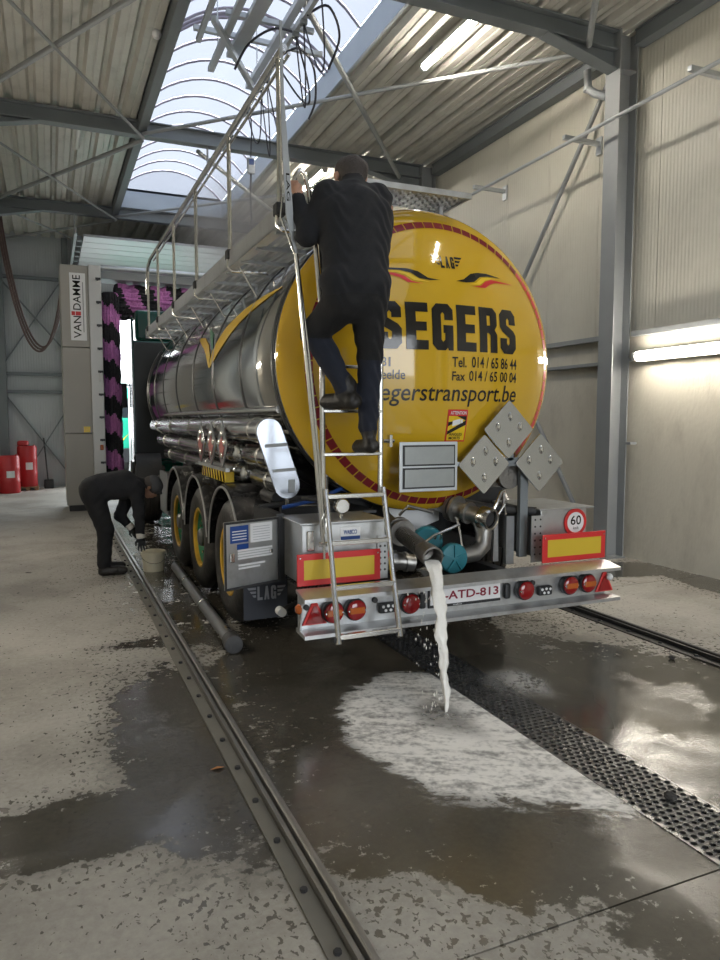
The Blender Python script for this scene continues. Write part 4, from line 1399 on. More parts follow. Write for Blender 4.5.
def diamond(cx, cz, s, y, parent, nm='hazard_plate', plane='y', c0=0.0):
    k = 0.90
    e_ = 0.018
    pts = [(0, s), (-e_, s - e_ * .7), (-s + e_ * .7, e_), (-s, 0), (-s + e_ * .7, -e_), (-e_, -s + e_ * .7), (0, -s), (e_, -s + e_ * .7), (s - e_ * .7, -e_), (s, 0), (s - e_ * .7, e_), (e_, s - e_ * .7)]
    if plane == 'y':
        fn = lambda a, b, c: (cx + a, y + c, cz + b)
    else:
        fn = lambda a, b, c: (c0 + c, y + a, cz + b)
    m = MB(); m.prism(pts, fn, 0, 0.012)
    o = m.build(nm, HAZ, parent, bevel=0.002)
    for a, b in ((-s * .45, 0.02), (s * .45, 0.02), (0.01, s * .45), (0.0, -s * .45)):
        m = MB()
        rows = []
        for t, rr in ((0, 1), (0.6, 0.8), (1, 0.35)):
            rows.append([fn(a + 0.020 * rr * math.cos(R(g)), b + 0.034 * rr * math.sin(R(g)), -0.014 * t) for g in range(0, 360, 30)])
        m.grid(rows, close_u=True)
        m.poly(rows[-1])
        m.build('boss', STAIN, o, smooth=True)
    return o


diamond(3.088, 1.630, 0.212, 4.38, tr)
diamond(2.893, 1.378, 0.215, 4.40, tr)
diamond(3.385, 1.380, 0.217, 4.40, tr)
m = MB(); m.box(3.25, 3.32, 4.45, 4.49, 0.66, 1.40); m.box(2.95, 3.36, 4.42, 4.45, 1.36, 1.42); m.box(3.11, 3.16, 4.42, 4.45, 1.40, 1.72); pl = m.build('plate_stand', STEELD, tr)
m = MB(); m.lathe([(0.02, 0), (0.10, 0.0), (0.105, 0.02), (0.10, 0.06)], (3.19, 4.56, 1.28), (0, -1, 0), 24); m.build('beacon_dish', CAST, pl, smooth=True)
m = MB(); m.cyl((3.19, 4.58, 1.18), (3.19, 4.58, 1.03), 0.012, n=8); m.build('dish_stem', CAST, pl)
# two-row number holder
m = MB(); m.box(2.205, 2.665, 4.40, 4.412, 1.200, 1.548); ph_ = m.build('code_panel_frame', GALV, tr, bevel=0.003)
for z0, z1 in ((1.222, 1.368), (1.380, 1.526)):
    m = MB(); m.box(2.228, 2.642, 4.394, 4.400, z0, z1); fr = m.build('panel_border', PLAST, ph_)
    m = MB(); m.box(2.240, 2.630, 4.388, 4.394, z0 + 0.012, z1 - 0.012); m.build('panel', pm('dull_panel', (0.34, 0.36, 0.36), 0.35, 0.6, 0.1, 14), ph_)
m = MB(); m.box(2.655, 2.90, 4.415, 4.43, 1.37, 1.40); m.build('panel_arm', GALV, ph_)
m = MB(); m.cyl((2.06, 4.36, 1.56), (2.14, 4.36, 1.56), 0.014, n=8); m.box(2.10, 2.12, 4.34, 4.38, 1.52, 1.60); m.build('ladder_latch', STAIN, tr)

# rear valves and pipes -----------------------------------------------------------
VAL = pm('stained_pipe_steel', (0.40, 0.39, 0.37), 0.35, 0.9, 0.2, 10, rvar=0.1, dirt=(0.12, 0.11, 0.10), damt=0.4)


def flange(m, p, d, r, t=0.02):
    d = Vector(d).normalized()
    m.cyl(Vector(p) - d * t / 2, Vector(p) + d * t / 2, r, n=20)


a0 = Vector((2.285, 4.60, 0.915))
dv = (Vector((2.209, 3.93, 0.827)) - a0).normalized()
m = MB()
m.tube([(2.36, 5.1, 1.0), (2.32, 4.85, 0.955), a0, a0 + dv * 0.50], 0.050, 16)
for k in range(12):
    flange(m, a0 + dv * (0.16 + 0.03 * k), dv, 0.060, 0.013)
flange(m, a0 + dv * 0.05, dv, 0.10, 0.03); flange(m, a0 + dv * 0.11, dv, 0.095, 0.02)
ov = m.build('outlet_pipe', CAST, tr, smooth=True, angle=30)
m = MB(); m.lathe([(0.050, 0.49), (0.062, 0.52), (0.070, 0.60), (0.072, 0.68), (0.064, 0.685), (0.060, 0.68), (0.056, 0.55), (0.03, 0.54)], a0, dv, 24, caps=False); m.build('outlet_collar', CAST, ov, smooth=True)
m = MB(); q = a0 + dv * 0.56; m.tube([q + Vector((0.0, 0, 0.070)), q + Vector((0.05, -0.02, 0.11)), q + Vector((0.24, -0.02, 0.17))], 0.009, 8); m.build('cam_lever', STAIN, ov, smooth=True)
m = MB(); m.tube([a0 + Vector((0.02, 0, 0.10)), a0 + Vector((0.06, -0.06, 0.17)), a0 + Vector((0.24, -0.1, 0.12))], 0.012, 8); m.build('valve_handle', CAST, ov, smooth=True)
for k in range(8):
    an = 2 * math.pi * k / 8
    _, s_, u_ = m.frame_of(dv)
    p = a0 + dv * 0.03 + s_ * (0.084 * math.cos(an)) + u_ * (0.084 * math.sin(an))
    m2 = MB(); m2.cyl(p, p - Vector((0, 0.012, 0)), 0.009, n=6); m2.build('bolt', STAIN, ov)
m = MB(); m.tube([(2.02, 4.60, 0.74), (2.12, 4.5, 0.72), (2.22, 4.46, 0.71), (2.34, 4.45, 0.69)], 0.062, 16)
flange(m, (2.20, 4.465, 0.712), (1, -0.3, 0), 0.075, 0.03); flange(m, (2.28, 4.455, 0.70), (1, -0.1, 0), 0.072, 0.02); m.build('cross_pipe', VAL, tr, smooth=True)
# teal blanking caps
m = MB(); m.lathe([(0.085, 0.0), (0.108, 0.01), (0.112, 0.05), (0.105, 0.065), (0.02, 0.075), (0.001, 0.075)], (2.675, 4.50, 0.695), (-0.05, -1, 0), 24, caps=False); tc_ = m.build('blanking_cap', TEAL, tr, smooth=True)
for k in range(5):
    an = math.pi / 2 + 2 * math.pi * k / 5
    m = MB(); m.bar((2.672, 4.422, 0.695), (2.672 + 0.098 * math.cos(an), 4.43, 0.695 + 0.098 * math.sin(an)), 0.016, 0.02, up=(0, 1, 0)); m.build('cap_spoke', TEAL, tc_)
m = MB(); m.lathe([(0.09, 0.0), (0.115, 0.02), (0.118, 0.10), (0.10, 0.12)], (2.62, 4.75, 0.79), (-0.6, -1, 0), 22); m.build('blanking_cap', TEAL, tr, smooth=True)
m = MB(); m.tube([(2.57, 4.55, 0.83), (2.57, 4.52, 0.87), (2.60, 4.50, 0.87), (2.60, 4.52, 0.83)], 0.008, 6); m.build('cap_ring', STAIN, tr, smooth=True)
# right elbow with flanged valve
m = MB(); m.tube([(2.72, 4.55, 0.69), (2.82, 4.55, 0.69), (2.92, 4.55, 0.70), (2.99, 4.56, 0.75), (3.015, 4.58, 0.84), (3.0, 4.61, 0.93), (2.95, 4.66, 0.99)], 0.065, 18); el = m.build('elbow_pipe', VAL, tr, smooth=True)
dv2 = Vector((0.22, -0.62, -0.10)).normalized()
b0 = Vector((2.76, 4.98, 1.06))
m = MB(); m.cyl(b0 - dv2 * 0.1, b0 + dv2 * 0.56, 0.062, n=18)
for t, rr in ((0.0, 0.095), (0.24, 0.105), (0.28, 0.105), (0.40, 0.085)):
    flange(m, b0 + dv2 * t, dv2, rr, 0.025)
fv = m.build('flanged_valve', VAL, tr, smooth=True, angle=30)
m = MB(); m.lathe([(0.060, 0.50), (0.085, 0.53), (0.090, 0.60), (0.080, 0.625), (0.066, 0.62), (0.060, 0.54), (0.001, 0.53)], b0, dv2, 24, caps=False); m.build('valve_mouth', [STAIN], fv, smooth=True)
m = MB(); m.cyl(b0 + dv2 * 0.55, b0 + dv2 * 0.60, 0.056, n=20); m.build('valve_bore', RUBBER, fv)
q = b0 + dv2 * 0.58
m = MB(); m.tube([q + Vector((0.05, 0, 0.06)), q + Vector((0.08, 0, 0.11)), q + Vector((0.13, 0.02, 0.19)), q + Vector((0.16, 0.02, 0.20))], 0.014, 8); m.tube([q + Vector((0.09, 0, 0.02)), q + Vector((0.15, 0, 0.10)), q + Vector((0.16, 0, 0.02))], 0.010, 8); m.build('cam_lever', STAIN, fv, smooth=True)
m = MB(); m.tube([(2.84, 4.7, 0.98), (2.845, 4.66, 0.88), (2.85, 4.62, 0.74)], 0.012, 6); m.build('chain', STAIN, fv, smooth=True)
m = MB(); m.cyl((3.0, 4.75, 1.03), (3.40, 4.45, 1.0), 0.035, n=12); m.build('hose_tray_tube', DARK, tr, smooth=True)

# left cabinet with its open door ------------------------------------------------
m = MB(); m.box(1.40, 1.455, 4.66, 5.25, 0.60, 1.06); m.build('control_cabinet', PLAST, tr)
ang = math.atan2(0.15, 0.41)


def dfn(u, v, w=0.0):          # u along the door from hinge (right) to free edge (left), v up, w towards camera
    return (1.40 - u * math.cos(ang) + w * math.sin(ang) * -1 * -1 * 0 , 4.60 - u * math.sin(ang) - w, 0.612 + v)


m = MB(); m.prism([(0, 0), (0.436, 0), (0.436, 0.44), (0, 0.44)], lambda a, b, c: dfn(a, b, c), 0, -0.02); dr = m.build('cabinet_door', BOX, tr, bevel=0.004)
m = MB()
for u0, u1, v0, v1 in ((0, 0.436, 0, 0.014), (0, 0.436, 0.426, 0.44), (0, 0.014, 0.014, 0.426), (0.422, 0.436, 0.014, 0.426)):
    m.prism([(u0, v0), (u1, v0), (u1, v1), (u0, v1)], lambda a, b, c: dfn(a, b, c), 0.001, 0.014)
m.build('door_edge', RUBBER, dr)


def dsticker(u0, u1, v0, v1, mat, w=0.0015, nm='door_sticker'):
    m = MB(); m.poly([dfn(u0, v0, w), dfn(u0, v1, w), dfn(u1, v1, w), dfn(u1, v0, w)]); return m.build(nm, mat, dr)


dsticker(0.25, 0.39, 0.30, 0.41, BLUE); dsticker(0.06, 0.235, 0.29, 0.415, WHITE, nm='paper_sheet'); dsticker(0.25, 0.34, 0.255, 0.29, BLUE)
for k in range(4):
    dsticker(0.265, 0.375, 0.318 + k * 0.018, 0.324 + k * 0.018, WHITE, 0.003, 'print_line')
for k in range(6):
    dsticker(0.08, 0.215, 0.305 + k * 0.017, 0.308 + k * 0.017, pm('grey_ink', (0.35, 0.35, 0.38)), 0.003, 'print_line')
for k in range(4):
    dsticker(0.06, 0.335, 0.19 + k * 0.017, 0.202 + k * 0.017, WHITE, nm='label_strip')
dsticker(0.12, 0.33, 0.145, 0.157, WHITE, nm='label_strip'); dsticker(0.16, 0.33, 0.125, 0.137, WHITE, nm='label_strip')
m = MB(); m.prism([(0.36, 0.18), (0.395, 0.18), (0.395, 0.24), (0.36, 0.24)], lambda a, b, c: dfn(a, b, c), 0.0, 0.02); m.build('door_catch', STAIN, dr, bevel=0.004)
m = MB(); m.prism([(0.06, 0.205), (0.085, 0.205), (0.085, 0.235), (0.06, 0.235)], lambda a, b, c: dfn(a, b, c), 0.0, 0.025); m.build('door_knob', STAIN, dr, bevel=0.006)
NAVY = pm('navy_mudflap', (0.018, 0.022, 0.035), 0.5, 0, 0.2)
m = MB(); m.box(1.235, 1.56, 4.94, 4.955, 0.265, 0.56); mf = m.build('mudflap', NAVY, tr)
GPR = pm('grey_flap_print', (0.30, 0.31, 0.34), 0.5)
glyphs('LAG', GPR, mf, 1.335, 1.475, 0.405, 0.505, 0.012, lambda x, z: (x, 4.937, z), 'mudflap_lettering', False)
for sgn in (-1, 1):
    m = MB()
    for k in range(3):
        xa = 1.405 + sgn * 0.08; xb = 1.405 + sgn * (0.145 - k * 0.018); z = 0.50 - k * 0.028
        m.poly([(xa, 4.937, z), (xb, 4.937, z), (xb - sgn * 0.012, 4.937, z - 0.017), (xa, 4.937, z - 0.017)])
    m.build('mudflap_wing', GPR, mf)
m = MB(); m.cyl((1.395, 4.60, 0.41), (1.395, 4.53, 0.41), 0.03, n=16); ml = m.build('side_marker_lamp', WHITE, tr, smooth=True)
m = MB(); m.cyl((1.395, 4.60, 0.41), (1.70, 4.75, 0.45), 0.016, n=8); m.build('lamp_arm', RUBBER, ml, smooth=True)

# hose tubes along the left side -----------------------------------------------------
POL = pm('polished_hose_tube', (0.62, 0.61, 0.58), 0.16, 1.0, 0.06, 3, rvar=0.05, dirt=(0.25, 0.23, 0.2), damt=0.3)


def hose_tube(x, z, r, y0, y1, cuts):
    o = None
    for a, b in zip([y0] + [c[1] for c in cuts], [c[0] for c in cuts] + [y1]):
        m = MB(); m.lathe([(r * .55, 0), (r, 0.02), (r, b - a - 0.12), (r * .8, b - a - 0.03), (r * .3, b - a)], (x, a, z), (0, 1, 0), 24)
        o = m.build('hose_tube', POL, tr, smooth=True)
        k = a + 0.25
        while k < b - 0.2:
            m = MB(); m.lathe([(r, 0), (r * 1.05, 0.004), (r * 1.05, 0.03), (r, 0.034)], (x, k, z), (0, 1, 0), 24, caps=False); m.build('tube_band', STAIN, o, smooth=True)
            k += 1.25


hose_tube(1.435, 1.625, 0.090, 4.97, 10.9, [])
hose_tube(1.495, 1.425, 0.085, 4.97, 10.7, [(5.75, 5.95)])
hose_tube(1.560, 1.240, 0.085, 4.97, 10.5, [(5.75, 5.95)])
m = MB(); m.cyl((1.50, 4.9, 1.775), (1.50, 10.3, 1.775), 0.028, n=12); m.build('ledge_tube', POL, tr, smooth=True)
m = MB()
c0, c1, rr = Vector((1.440, 1.615)), Vector((1.568, 1.228)), 0.098
dd = (c1 - c0).normalized(); nn = Vector((-dd.y, dd.x))
base_a = math.atan2(nn.y, nn.x)
pts = [tuple(c0 + Vector((math.cos(base_a + math.pi * k / 12), math.sin(base_a + math.pi * k / 12))) * rr) for k in range(13)] + [tuple(c1 + Vector((math.cos(base_a + math.pi + math.pi * k / 12), math.sin(base_a + math.pi + math.pi * k / 12))) * rr) for k in range(13)]
m.prism(pts, fnb, 4.94, 4.955); ep = m.build('tube_end_plate', pm('mirror_plate', (0.36, 0.385, 0.43), 0.20, 1.0, 0.04, 3, rvar=0.04), tr, bevel=0.004)
m = MB(); m.bar((1.405, 4.935, 1.515), (1.565, 4.935, 1.525), 0.008, 0.025); m.build('plate_fold', STEEL, ep)
m = MB(); m.bar((1.46, 4.935, 1.335), (1.63, 4.935, 1.345), 0.008, 0.022); m.build('plate_fold', STEEL, ep)
m = MB(); m.box(1.575, 1.625, 4.936, 4.942, 1.175, 1.27); m.build('plate_handle', STEEL, ep, bevel=0.006)
m = MB(); m.tube([(1.57, 4.96, 1.14), (1.57, 4.96, 1.09), (1.60, 4.96, 1.07), (1.95, 4.96, 1.07)], 0.012, 8); m.build('plate_rod', STAIN, ep, smooth=True)
# side hazard plates (edge towards the camera) and striped grip
for yy in (5.98, 6.42, 6.90):
    o = diamond(0, 1.49, 0.20, yy, tr, 'side_hazard_plate', 'x', 1.325)
    m = MB(); m.prism([(0, .10), (-.10, 0), (0, -.10), (.10, 0)], lambda a, b, c: (1.323 + c, yy + a, 1.47 + b), -0.002, 0.0); m.build('red_mark', pm('faded_red', (0.40, 0.12, 0.10), 0.4), o)
m = MB(); m.box(1.325, 1.36, 5.85, 7.05, 1.27, 1.30); m.build('plate_rail', BOX, tr)
m = MB(); m.box(1.345, 1.42, 5.95, 6.95, 1.175, 1.265); gp_ = m.build('grip_block', YELF, tr)
for k in range(9):
    m = MB(); m.prism([(5.97 + k * .11, 1.178), (6.02 + k * .11, 1.178), (6.06 + k * .11, 1.262), (6.01 + k * .11, 1.262)], lambda a, b, c: (c, a, b), 1.342, 1.345); m.build('grip_stripe', BLK, gp_)

# chassis, axles, wheels, mudguards -------------------------------------------------------
for x in (2.05, 3.05):
    m = MB(); m.box(x, x + 0.14, 4.75, 12.6, 0.78, 0.80); m.box(x, x + 0.14, 4.75, 12.6, 1.02, 1.04); m.box(x + 0.06, x + 0.08, 4.75, 12.6, 0.80, 1.02); m.build('chassis_beam', DARK, tr)
for yy in (5.3, 7.2, 9.2, 11.2):
    m = MB(); m.box(2.0, 3.2, yy - 0.05, yy + 0.05, 0.85, 1.15); m.build('cross_member', DARK, tr)
m = MB(); m.box(1.60, 3.62, 5.20, 5.26, 0.62, 1.12); m.build('added_shade_panel', DARK, tr)  # added dark sheet, stands in for the shade between bumper and tank
m = MB(); m.box(1.55, 3.65, 5.3, 9.3, 1.06, 1.10); m.build('mudguard_deck', DARK, tr)
AX = (5.92, 7.20, 8.48)
TYRE = pm('wet_tyre_rubber', (0.022, 0.021, 0.020), 0.5, 0, 0.3, 10, bump=0.3, bscale=25, dirt=(0.09, 0.08, 0.065), dscale=6, damt=0.6)
wheel0 = None
for k, yy in enumerate(AX):
    m = MB(); m.cyl((1.6, yy, 0.52), (3.6, yy, 0.52), 0.07, n=12); m.build('axle', DARK, tr, smooth=True)
    m = MB(); m.cyl((1.85, yy + 0.1, 0.85), (1.85, yy + 0.1, 0.62), 0.11, n=14); m.build('air_spring', RUBBER, tr, smooth=True)
    if wheel0 is None:
        X0 = 1.335
        m = MB(); m.lathe([(0.300, 0.02), (0.33, 0.0), (0.43, -0.005), (0.495, 0.03), (0.518, 0.07), (0.52, 0.10), (0.508, 0.105), (0.508, 0.115), (0.52, 0.12), (0.52, 0.185), (0.508, 0.19), (0.508, 0.20), (0.52, 0.205), (0.52, 0.27), (0.508, 0.275), (0.508, 0.285), (0.518, 0.31), (0.495, 0.355), (0.43, 0.385), (0.30, 0.37)], (X0, yy, 0.52), (1, 0, 0), 40, caps=False)
        wheel0 = m.build('wheel', TYRE, tr, smooth=True, angle=40)
        m = MB(); m.lathe([(0.302, 0.015), (0.292, 0.010), (0.272, 0.02), (0.268, 0.05)], (X0, yy, 0.52), (1, 0, 0), 36, caps=False); m.build('rim_ring', RIMY, wheel0, smooth=True)
        m = MB(); m.lathe([(0.272, 0.03), (0.262, 0.08), (0.235, 0.12), (0.20, 0.10), (0.15, 0.085), (0.001, 0.085)], (X0, yy, 0.52), (1, 0, 0), 36, caps=False); m.build('rim', RIMG, wheel0, smooth=True)
        m = MB(); m.lathe([(0.095, 0.09), (0.09, 0.03), (0.07, 0.01), (0.001, 0.005)], (X0, yy, 0.52), (1, 0, 0), 24, caps=False); m.build('hub', pm('silver_hub', (0.16, 0.17, 0.16), 0.4, 0.6, 0.2, 9, dirt=(0.08, 0.07, 0.06)), wheel0, smooth=True)
        for q in range(10):
            an = 2 * math.pi * q / 10
            py, pz = yy + 0.168 * math.cos(an), 0.52 + 0.168 * math.sin(an)
            m = MB(); m.cyl((X0 + 0.09, py, pz), (X0 + 0.055, py, pz), 0.016, n=6); m.build('wheel_nut', STAIN, wheel0)
            m = MB(); m.lathe([(0.028, 0), (0.03, -0.003), (0.001, -0.004)], (X0 + 0.113, yy + 0.228 * math.cos(an + .3), 0.52 + 0.228 * math.sin(an + .3)), (1, 0, 0), 10, caps=False); m.build('rim_hole', RUBBER, wheel0)
    else:
        copy_part(wheel0, (0, yy - AX[0], 0), tr)
    w2 = copy_part(wheel0, (5.2 - 2 * (WL[wheel0.name].x), yy - AX[0], 0), tr)
    w2.rotation_euler.z = math.pi
    for side in (0, 1):
        xa, xb = (1.315, 1.74) if side == 0 else (3.46, 3.885)
        prof = []
        rows = []
        for g in range(4, 178, 6):
            a = R(g)
            rg = 0.605 + 0.02 * math.sin(a)
            rows.append([(xq, yy + rgq * math.cos(a), 0.53 + rgq * math.sin(a)) for xq, rgq in ((xa, rg - 0.035), (xa, rg), (xa + 0.02, rg + 0.012), (xb - 0.02, rg + 0.012), (xb, rg), (xb - 0.02, rg - 0.004), (xa + 0.015, rg - 0.006))])
        m = MB(); m.grid(rows, close_u=True); m.poly(rows[0]); m.poly(rows[-1])
        mg = m.build('mudguard', pm('glossy_mudguard', (0.022, 0.022, 0.024), 0.25, 0, 0.2, 8, dirt=(0.30, 0.29, 0.27), dscale=16, damt=0.22) if 'glossy_mudguard' not in MATS else MATS['glossy_mudguard'], tr, smooth=True, angle=40)
        if side == 0:
            m = MB(); m.tube([(xa - 0.004, yy + 0.6 * math.cos(R(g)), 0.53 + 0.61 * math.sin(R(g))) for g in range(4, 178, 6)], 0.010, 6); m.build('mudguard_lip', pm('pale_lip', (0.30, 0.30, 0.29), 0.4) if 'pale_lip' not in MATS else MATS['pale_lip'], mg, smooth=True)
# valve gear and air lines on the mudguard deck, left
m = MB(); m.cyl((1.55, 5.15, 1.12), (1.55, 5.5, 1.12), 0.035, n=14); m.build('air_tank', DARK, tr, smooth=True)
m = MB(); m.tube([(1.40, 5.1, 1.06), (1.7, 5.05, 1.09), (2.0, 5.0, 1.12), (2.2, 5.0, 1.2)], 0.022, 8); m.build('air_line', RUBBER, tr, smooth=True)
m = MB(); m.tube([(1.5, 4.85, 1.08), (1.75, 4.8, 1.13), (1.95, 4.85, 1.2), (2.1, 4.95, 1.15)], 0.015, 8); m.build('air_line', BLUE, tr, smooth=True)
m = MB(); m.cyl((1.83, 4.85, 1.08), (1.83, 4.85, 1.28), 0.02, n=10); m.lathe([(0.02, 0), (0.035, 0.01), (0.035, 0.03), (0.01, 0.045)], (1.83, 4.85, 1.28), (0, 0, 1), 12); m.build('breather', CAST, tr, smooth=True)
m = MB(); m.box(1.36, 1.40, 9.3, 10.0, 0.48, 1.02); m.build('side_panel', pm('grey_side_panel', (0.20, 0.21, 0.22), 0.35, 0.5, 0.1), tr, bevel=0.005)
m = MB(); m.box(1.42, 1.80, 9.3, 10.0, 0.50, 1.0); m.build('side_box', DARK, tr, bevel=0.01)
for x in (1.75, 3.35):
    m = MB(); m.box(x, x + 0.10, 10.75, 10.87, 0.12, 1.02); lg = m.build('landing_leg', DARK, tr); m = MB(); m.box(x - 0.08, x + 0.18, 10.66, 10.96, 0.0, 0.12); m.build('leg_foot', DARK, lg)
m = MB(); m.cyl((1.55, 10.9, 0.75), (1.55, 10.2, 0.75), 0.16, n=18); m.build('air_tank', DARK, tr, smooth=True)
m = MB(); m.box(2.2, 3.0, 11.4, 12.8, 1.04, 1.16); m.build('kingpin_plate', DARK, tr)
# tank cradle
for yy in (6.0, 8.5, 11.0):
    m = MB(); m.prism([(TC + TRX * 0.95 * math.cos(R(g)), TZ + TRZ * 0.985 * math.sin(R(g))) for g in range(200, 341, 10)] + [(3.25, 1.04), (1.95, 1.04)], fnb, yy - 0.03, yy + 0.03); m.build('cradle', DARK, tr)

# ------------------------------------------------------------------ green tractor unit in front of the tank
tu = empty('tractor_unit', (2.6, 14.0, 0), 'dark green truck cab standing ahead of the tank, inside the wash gantry', 'truck')
fnx = lambda a, b, c: (c, a, b)
m = MB(); m.prism([(13.35, 0.95), (15.75, 0.75), (15.75, 1.9), (15.45, 3.0), (15.2, 3.12), (13.35, 3.12)], fnx, 1.37, 3.83); cab = m.build('cab', GREEN, tu, bevel=0.05)
m = MB(); m.box(1.42, 3.78, 13.32, 13.35, 1.0, 3.08); m.build('rear_wall', pm('black_cab_rear', (0.010, 0.013, 0.014), 0.4), cab)
m = MB(); m.prism([(13.40, 3.12), (15.1, 3.12), (14.6, 3.30), (14.0, 3.45), (13.55, 3.68), (13.42, 3.66)], fnx, 1.45, 3.75); m.build('roof_fairing', GREEN, cab, bevel=0.06)
for x in (1.37, 3.79):
    m = MB(); m.prism([(12.92, 1.05), (13.36, 1.05), (13.36, 3.55), (13.15, 3.5), (12.98, 3.2)], fnx, x, x + 0.04); m.build('side_deflector', pm('dark_green_panel', (0.006, 0.03, 0.026), 0.25, 0, 0.08), cab, bevel=0.01)
GLASS = pm('dark_window_glass', (0.02, 0.025, 0.03), 0.05, 0, 0.05)
m = MB(); m.box(1.362, 1.37, 14.35, 15.25, 1.95, 2.75); m.build('side_window', GLASS, cab)
m = MB(); m.prism([(14.3, 0.95), (15.7, 0.80), (15.7, 1.85), (14.3, 1.85)], fnx, 1.362, 1.37); m.build('door_panel', GREENB, cab)
m = MB(); m.box(1.55, 3.65, 15.55, 15.62, 1.95, 2.75); m.build('windscreen', GLASS, cab)
for x in (1.20, 3.86):
    m = MB(); m.box(x, x + 0.14, 15.35, 15.42, 1.95, 2.45); mr_ = m.build('mirror', PLAST, tu, bevel=0.02)
    m = MB(); m.box(min(x + 0.1, 3.80), max(x + 0.02, 1.40), 15.37, 15.40, 2.40, 2.43); m.build('mirror_arm', PLAST, mr_)
for x in (2.05, 3.05):
    m = MB(); m.box(x + 0.15, x + 0.22, 11.9, 15.3, 0.60, 0.76); m.build('chassis_beam', DARK, tu)
m = MB(); m.box(1.50, 1.90, 13.0, 13.9, 0.35, 0.90); m.build('fuel_tank', STAIN, tu, bevel=0.06)
m = MB(); m.box(3.30, 3.70, 13.0, 13.9, 0.35, 0.90); m.build('fuel_tank', STAIN, tu, bevel=0.06)
m = MB(); m.box(1.40, 3.80, 15.6, 15.9, 0.35, 0.85); m.build('front_bumper', GREENB, tu, bevel=0.05)
m = MB(); m.box(2.36, 2.96, 12.0, 12.9, 0.765, 1.03); m.build('fifth_wheel', DARK, tu)
for yy in (12.3, 14.85):
    for x, rot in ((1.37, 0), (3.50, math.pi)):
        c = copy_part(wheel0, (x - X0 + (0.0 if rot == 0 else 0.0), yy - AX[0], 0.0), tu)
        c.name = 'wheel'
        if rot:
            c.rotation_euler.z = rot
    m = MB(); m.cyl((1.6, yy, 0.52), (3.6, yy, 0.52), 0.07, n=12); m.build('axle', DARK, tu, smooth=True)
for x in (1.36, 3.44):
    rows = []
    for g in range(10, 172, 9):
        a = R(g); rows.append([(xq, 12.3 + rq * math.cos(a), 0.53 + rq * math.sin(a)) for xq, rq in ((x, 0.60), (x, 0.615), (x + 0.40, 0.615), (x + 0.40, 0.60))])
    m = MB(); m.grid(rows, close_u=True); m.build('mudguard', DARK, tu, smooth=True, angle=40)

tu.rotation_euler.z = R(-4.0)
tu.location.x += 0.05

# second green truck parked outside, seen through the far doorway
t2 = empty('parked_truck', (3.2, 26, 0), 'bright green truck parked outside beyond the far doorway', 'truck')
m = MB(); m.prism([(24.0, 0.55), (24.0, 1.7), (24.3, 2.75), (26.2, 2.85), (26.2, 0.55)], fnx, 2.0, 4.4); cb = m.build('cab', GREENB, t2, bevel=0.06)
m = MB(); m.prism([(24.035, 1.75), (24.27, 2.55), (24.25, 2.57), (24.015, 1.77)], fnx, 2.15, 4.25); m.build('windscreen', GLASS, cb)
m = MB(); m.poly([(2.06, 23.995, 1.18), (2.14, 23.995, 1.02), (2.34, 23.995, 1.28), (2.15, 23.995, 1.10)]); m.build('yellow_mark', YELF, cb)
m = MB(); m.box(2.0, 4.4, 23.85, 24.0, 0.35, 0.80); m.build('bumper', PLAST, t2, bevel=0.03)
m = MB(); m.box(2.6, 3.8, 23.96, 24.0, 0.95, 1.5); m.build('grille', PLAST, t2)
m = MB(); m.box(2.05, 4.35, 26.3, 32.0, 0.9, 3.3); m.build('load_box', WHITE, t2, bevel=0.02)
for x in (2.02, 4.03):
    for yy in (24.9, 30.5):
        m = MB(); m.lathe([(0.3, 0.0), (0.48, 0.0), (0.52, 0.05), (0.52, 0.30), (0.48, 0.35), (0.3, 0.35)], (x, yy, 0.49), (1, 0, 0), 24); m.build('wheel', TYRE, t2, smooth=True)

# ------------------------------------------------------------------ small things on the floor
BK = pm('cream_bucket_plastic', (0.62, 0.58, 0.44), 0.45, 0, 0.08, 6, dirt=(0.35, 0.33, 0.28), damt=0.4)
bk = empty('bucket', (1.035, 8.28, 0), 'cream plastic bucket on the wet floor under the bending man', 'bucket')
m = MB(); m.lathe([(0.112, 0.0), (0.128, 0.19), (0.137, 0.19), (0.140, 0.215), (0.132, 0.225), (0.124, 0.22), (0.108, 0.012), (0.001, 0.012)], (1.035, 8.28, 0), (0, 0, 1), 32, caps=False)
m.lathe([(0.112, 0.0), (0.001, 0.0)], (1.035, 8.28, 0.0005), (0, 0, 1), 32, caps=False); m.build('pail', BK, bk, smooth=True)
m = MB(); m.tube([(1.035 + 0.142 * math.cos(R(a)), 8.28 - 0.142 * abs(math.sin(R(a))) , 0.20 - 0.10 * math.sin(R(a))) for a in range(0, 181, 15)], 0.004, 6); m.build('handle', STAIN, bk, smooth=True)
m = MB(); m.cyl((1.035, 8.28, 0.08), (1.035, 8.28, 0.085), 0.114, n=28); m.build('soapy_water', pm('soapy_water', (0.5, 0.5, 0.46), 0.15), bk)

